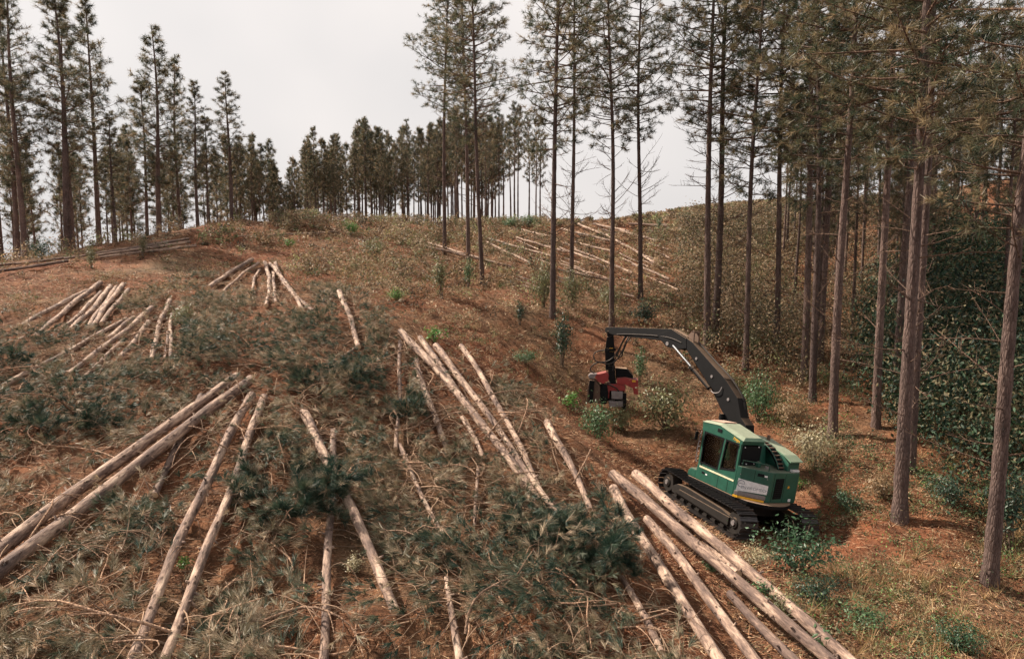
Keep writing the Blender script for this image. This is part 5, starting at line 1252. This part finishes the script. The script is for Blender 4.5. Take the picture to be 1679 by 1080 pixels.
# operator seated in the cab (own thing)
def person_in_cab():
    B = hv.matrix_world @ RZ
    W = lambda x_, y_, z_: np.array(B @ Vector((x_, y_, z_)))
    s_ = 1.0
    J = dict(pel=W(0.06, 0.60, 2.08), chest=W(0.10, 0.60, 2.48), neck=W(0.14, 0.60, 2.70), head=W(0.20, 0.60, 2.86),
             shl=W(0.12, 0.84, 2.60), ell=W(0.28, 0.92, 2.32), hal=W(0.46, 0.90, 2.18), shr=W(0.12, 0.36, 2.60), elr=W(0.28, 0.28, 2.32), har=W(0.46, 0.30, 2.18),
             kl=W(0.54, 0.74, 2.08), al=W(0.68, 0.74, 1.75), tl=W(0.84, 0.74, 1.73), kr=W(0.54, 0.46, 2.08), ar=W(0.68, 0.46, 1.75), tr=W(0.84, 0.46, 1.73))
    def skin(name, names, edges, rad, mat, parent):
        me = bpy.data.meshes.new(name); ids = {n_: i for i, n_ in enumerate(names)}
        o_pel = J['pel']
        me.from_pydata([tuple(J[n_] - o_pel) for n_ in names], [(ids[a_], ids[b_]) for a_, b_ in edges], [])
        o = obj(name, me, parent)
        md = o.modifiers.new('skin', 'SKIN'); o.modifiers.new('sub', 'SUBSURF').levels = 1; o.modifiers['sub'].render_levels = 1
        for n_, i in ids.items():
            me.skin_vertices[0].data[i].radius = (rad[n_] * MS, rad[n_] * MS)
        me.skin_vertices[0].data[0].use_root = True
        me.materials.append(mat); return o
    ed = [('pel', 'chest'), ('chest', 'neck'), ('neck', 'head'), ('chest', 'shl'), ('shl', 'ell'), ('ell', 'hal'), ('chest', 'shr'), ('shr', 'elr'), ('elr', 'har'), ('pel', 'kl'), ('kl', 'al'), ('al', 'tl'), ('pel', 'kr'), ('kr', 'ar'), ('ar', 'tr')]
    rad = dict(pel=0.15, chest=0.15, neck=0.06, head=0.11, shl=0.07, ell=0.05, hal=0.045, shr=0.07, elr=0.05, har=0.045, kl=0.075, al=0.05, tl=0.045, kr=0.075, ar=0.05, tr=0.045)
    body = skin('person', list(J), ed, rad, SKN, None); body.location = tuple(J['pel'])
    tag(body, 'operator in a light green shirt seated inside the harvester cab', 'person')
    n1 = ['pel', 'chest', 'shl', 'ell', 'shr', 'elr']
    skin('shirt', n1, [('pel', 'chest'), ('chest', 'shl'), ('shl', 'ell'), ('chest', 'shr'), ('shr', 'elr')], {k_: rad[k_] * 1.18 for k_ in n1}, SHT, body)
    n2_ = ['pel', 'kl', 'al', 'kr', 'ar']
    skin('trousers', n2_, [('pel', 'kl'), ('kl', 'al'), ('pel', 'kr'), ('kr', 'ar')], {k_: rad[k_] * 1.15 for k_ in n2_}, TRO, body)
person_in_cab()

# ---------------------------------------------------------------- dry grass (uncountable)
def grass(n, poly, xr, yr, pal, name, label, hr=(0.25, 0.6), nb=16, dens=None):
    x = rng.uniform(*xr, n); y = rng.uniform(*yr, n); z = ground(x, y); u, v, d = proj(x, y, z)
    k = inpoly(u, v, poly) & off_logs(x, y, 0.1, 0.0)
    r = np.hypot(x - MPOS[0], y - MPOS[1]); k &= r > 2.6
    if dens is not None: k &= rng.random(n) < dens(x, y, u, v)
    P = np.stack([x, y, z], -1)[k]; m = len(P); D = norm(np.array([0.1, 0, 1.0]) + rng.normal(0, 0.25, (m, 3)))
    pal = np.array(pal); vv, ff, cc = tufts(P, D, nb, rng.uniform(*hr, m), 0.016, 0.75, 0.5, pal[rng.integers(0, len(pal), m)], back=0.05)
    tag(obj(name, mesh_np(name, vv, ff, M['scrub'], cc)), label, 'grass', kind='stuff')
grass(5200, FLOOR, (5, 26), (9, 32), [(0.34, 0.22, 0.10), (0.40, 0.28, 0.15), (0.16, 0.15, 0.06), (0.25, 0.14, 0.07)], 'dry_grass', 'tawny dry grass tufts on the needle floor right of the harvester',
      dens=lambda x, y, u, v: np.clip((fbm(x * 0.45 + 71, y * 0.45, 3) - 0.42) * 5, 0.02, 1))
grass(5200, [(330, 400), (700, 372), (1200, 345), (1330, 640), (1180, 760), (1000, 740), (900, 640), (700, 560), (560, 470)], (-16, 26), (20, 75), [(0.34, 0.24, 0.12), (0.42, 0.31, 0.18), (0.17, 0.17, 0.07), (0.24, 0.15, 0.08)], 'slope_grass', 'dry grass tufts among the scrub of the middle slope', (0.2, 0.55), 10,
      dens=lambda x, y, u, v: np.clip((fbm(x * 0.4 + 11, y * 0.4, 3) - 0.40) * 4, 0.03, 1))

if __name__ == '__main__':
    print('TRIS', sum(len(m.loop_triangles) or sum(p.loop_total - 2 for p in m.polygons) for m in bpy.data.meshes))
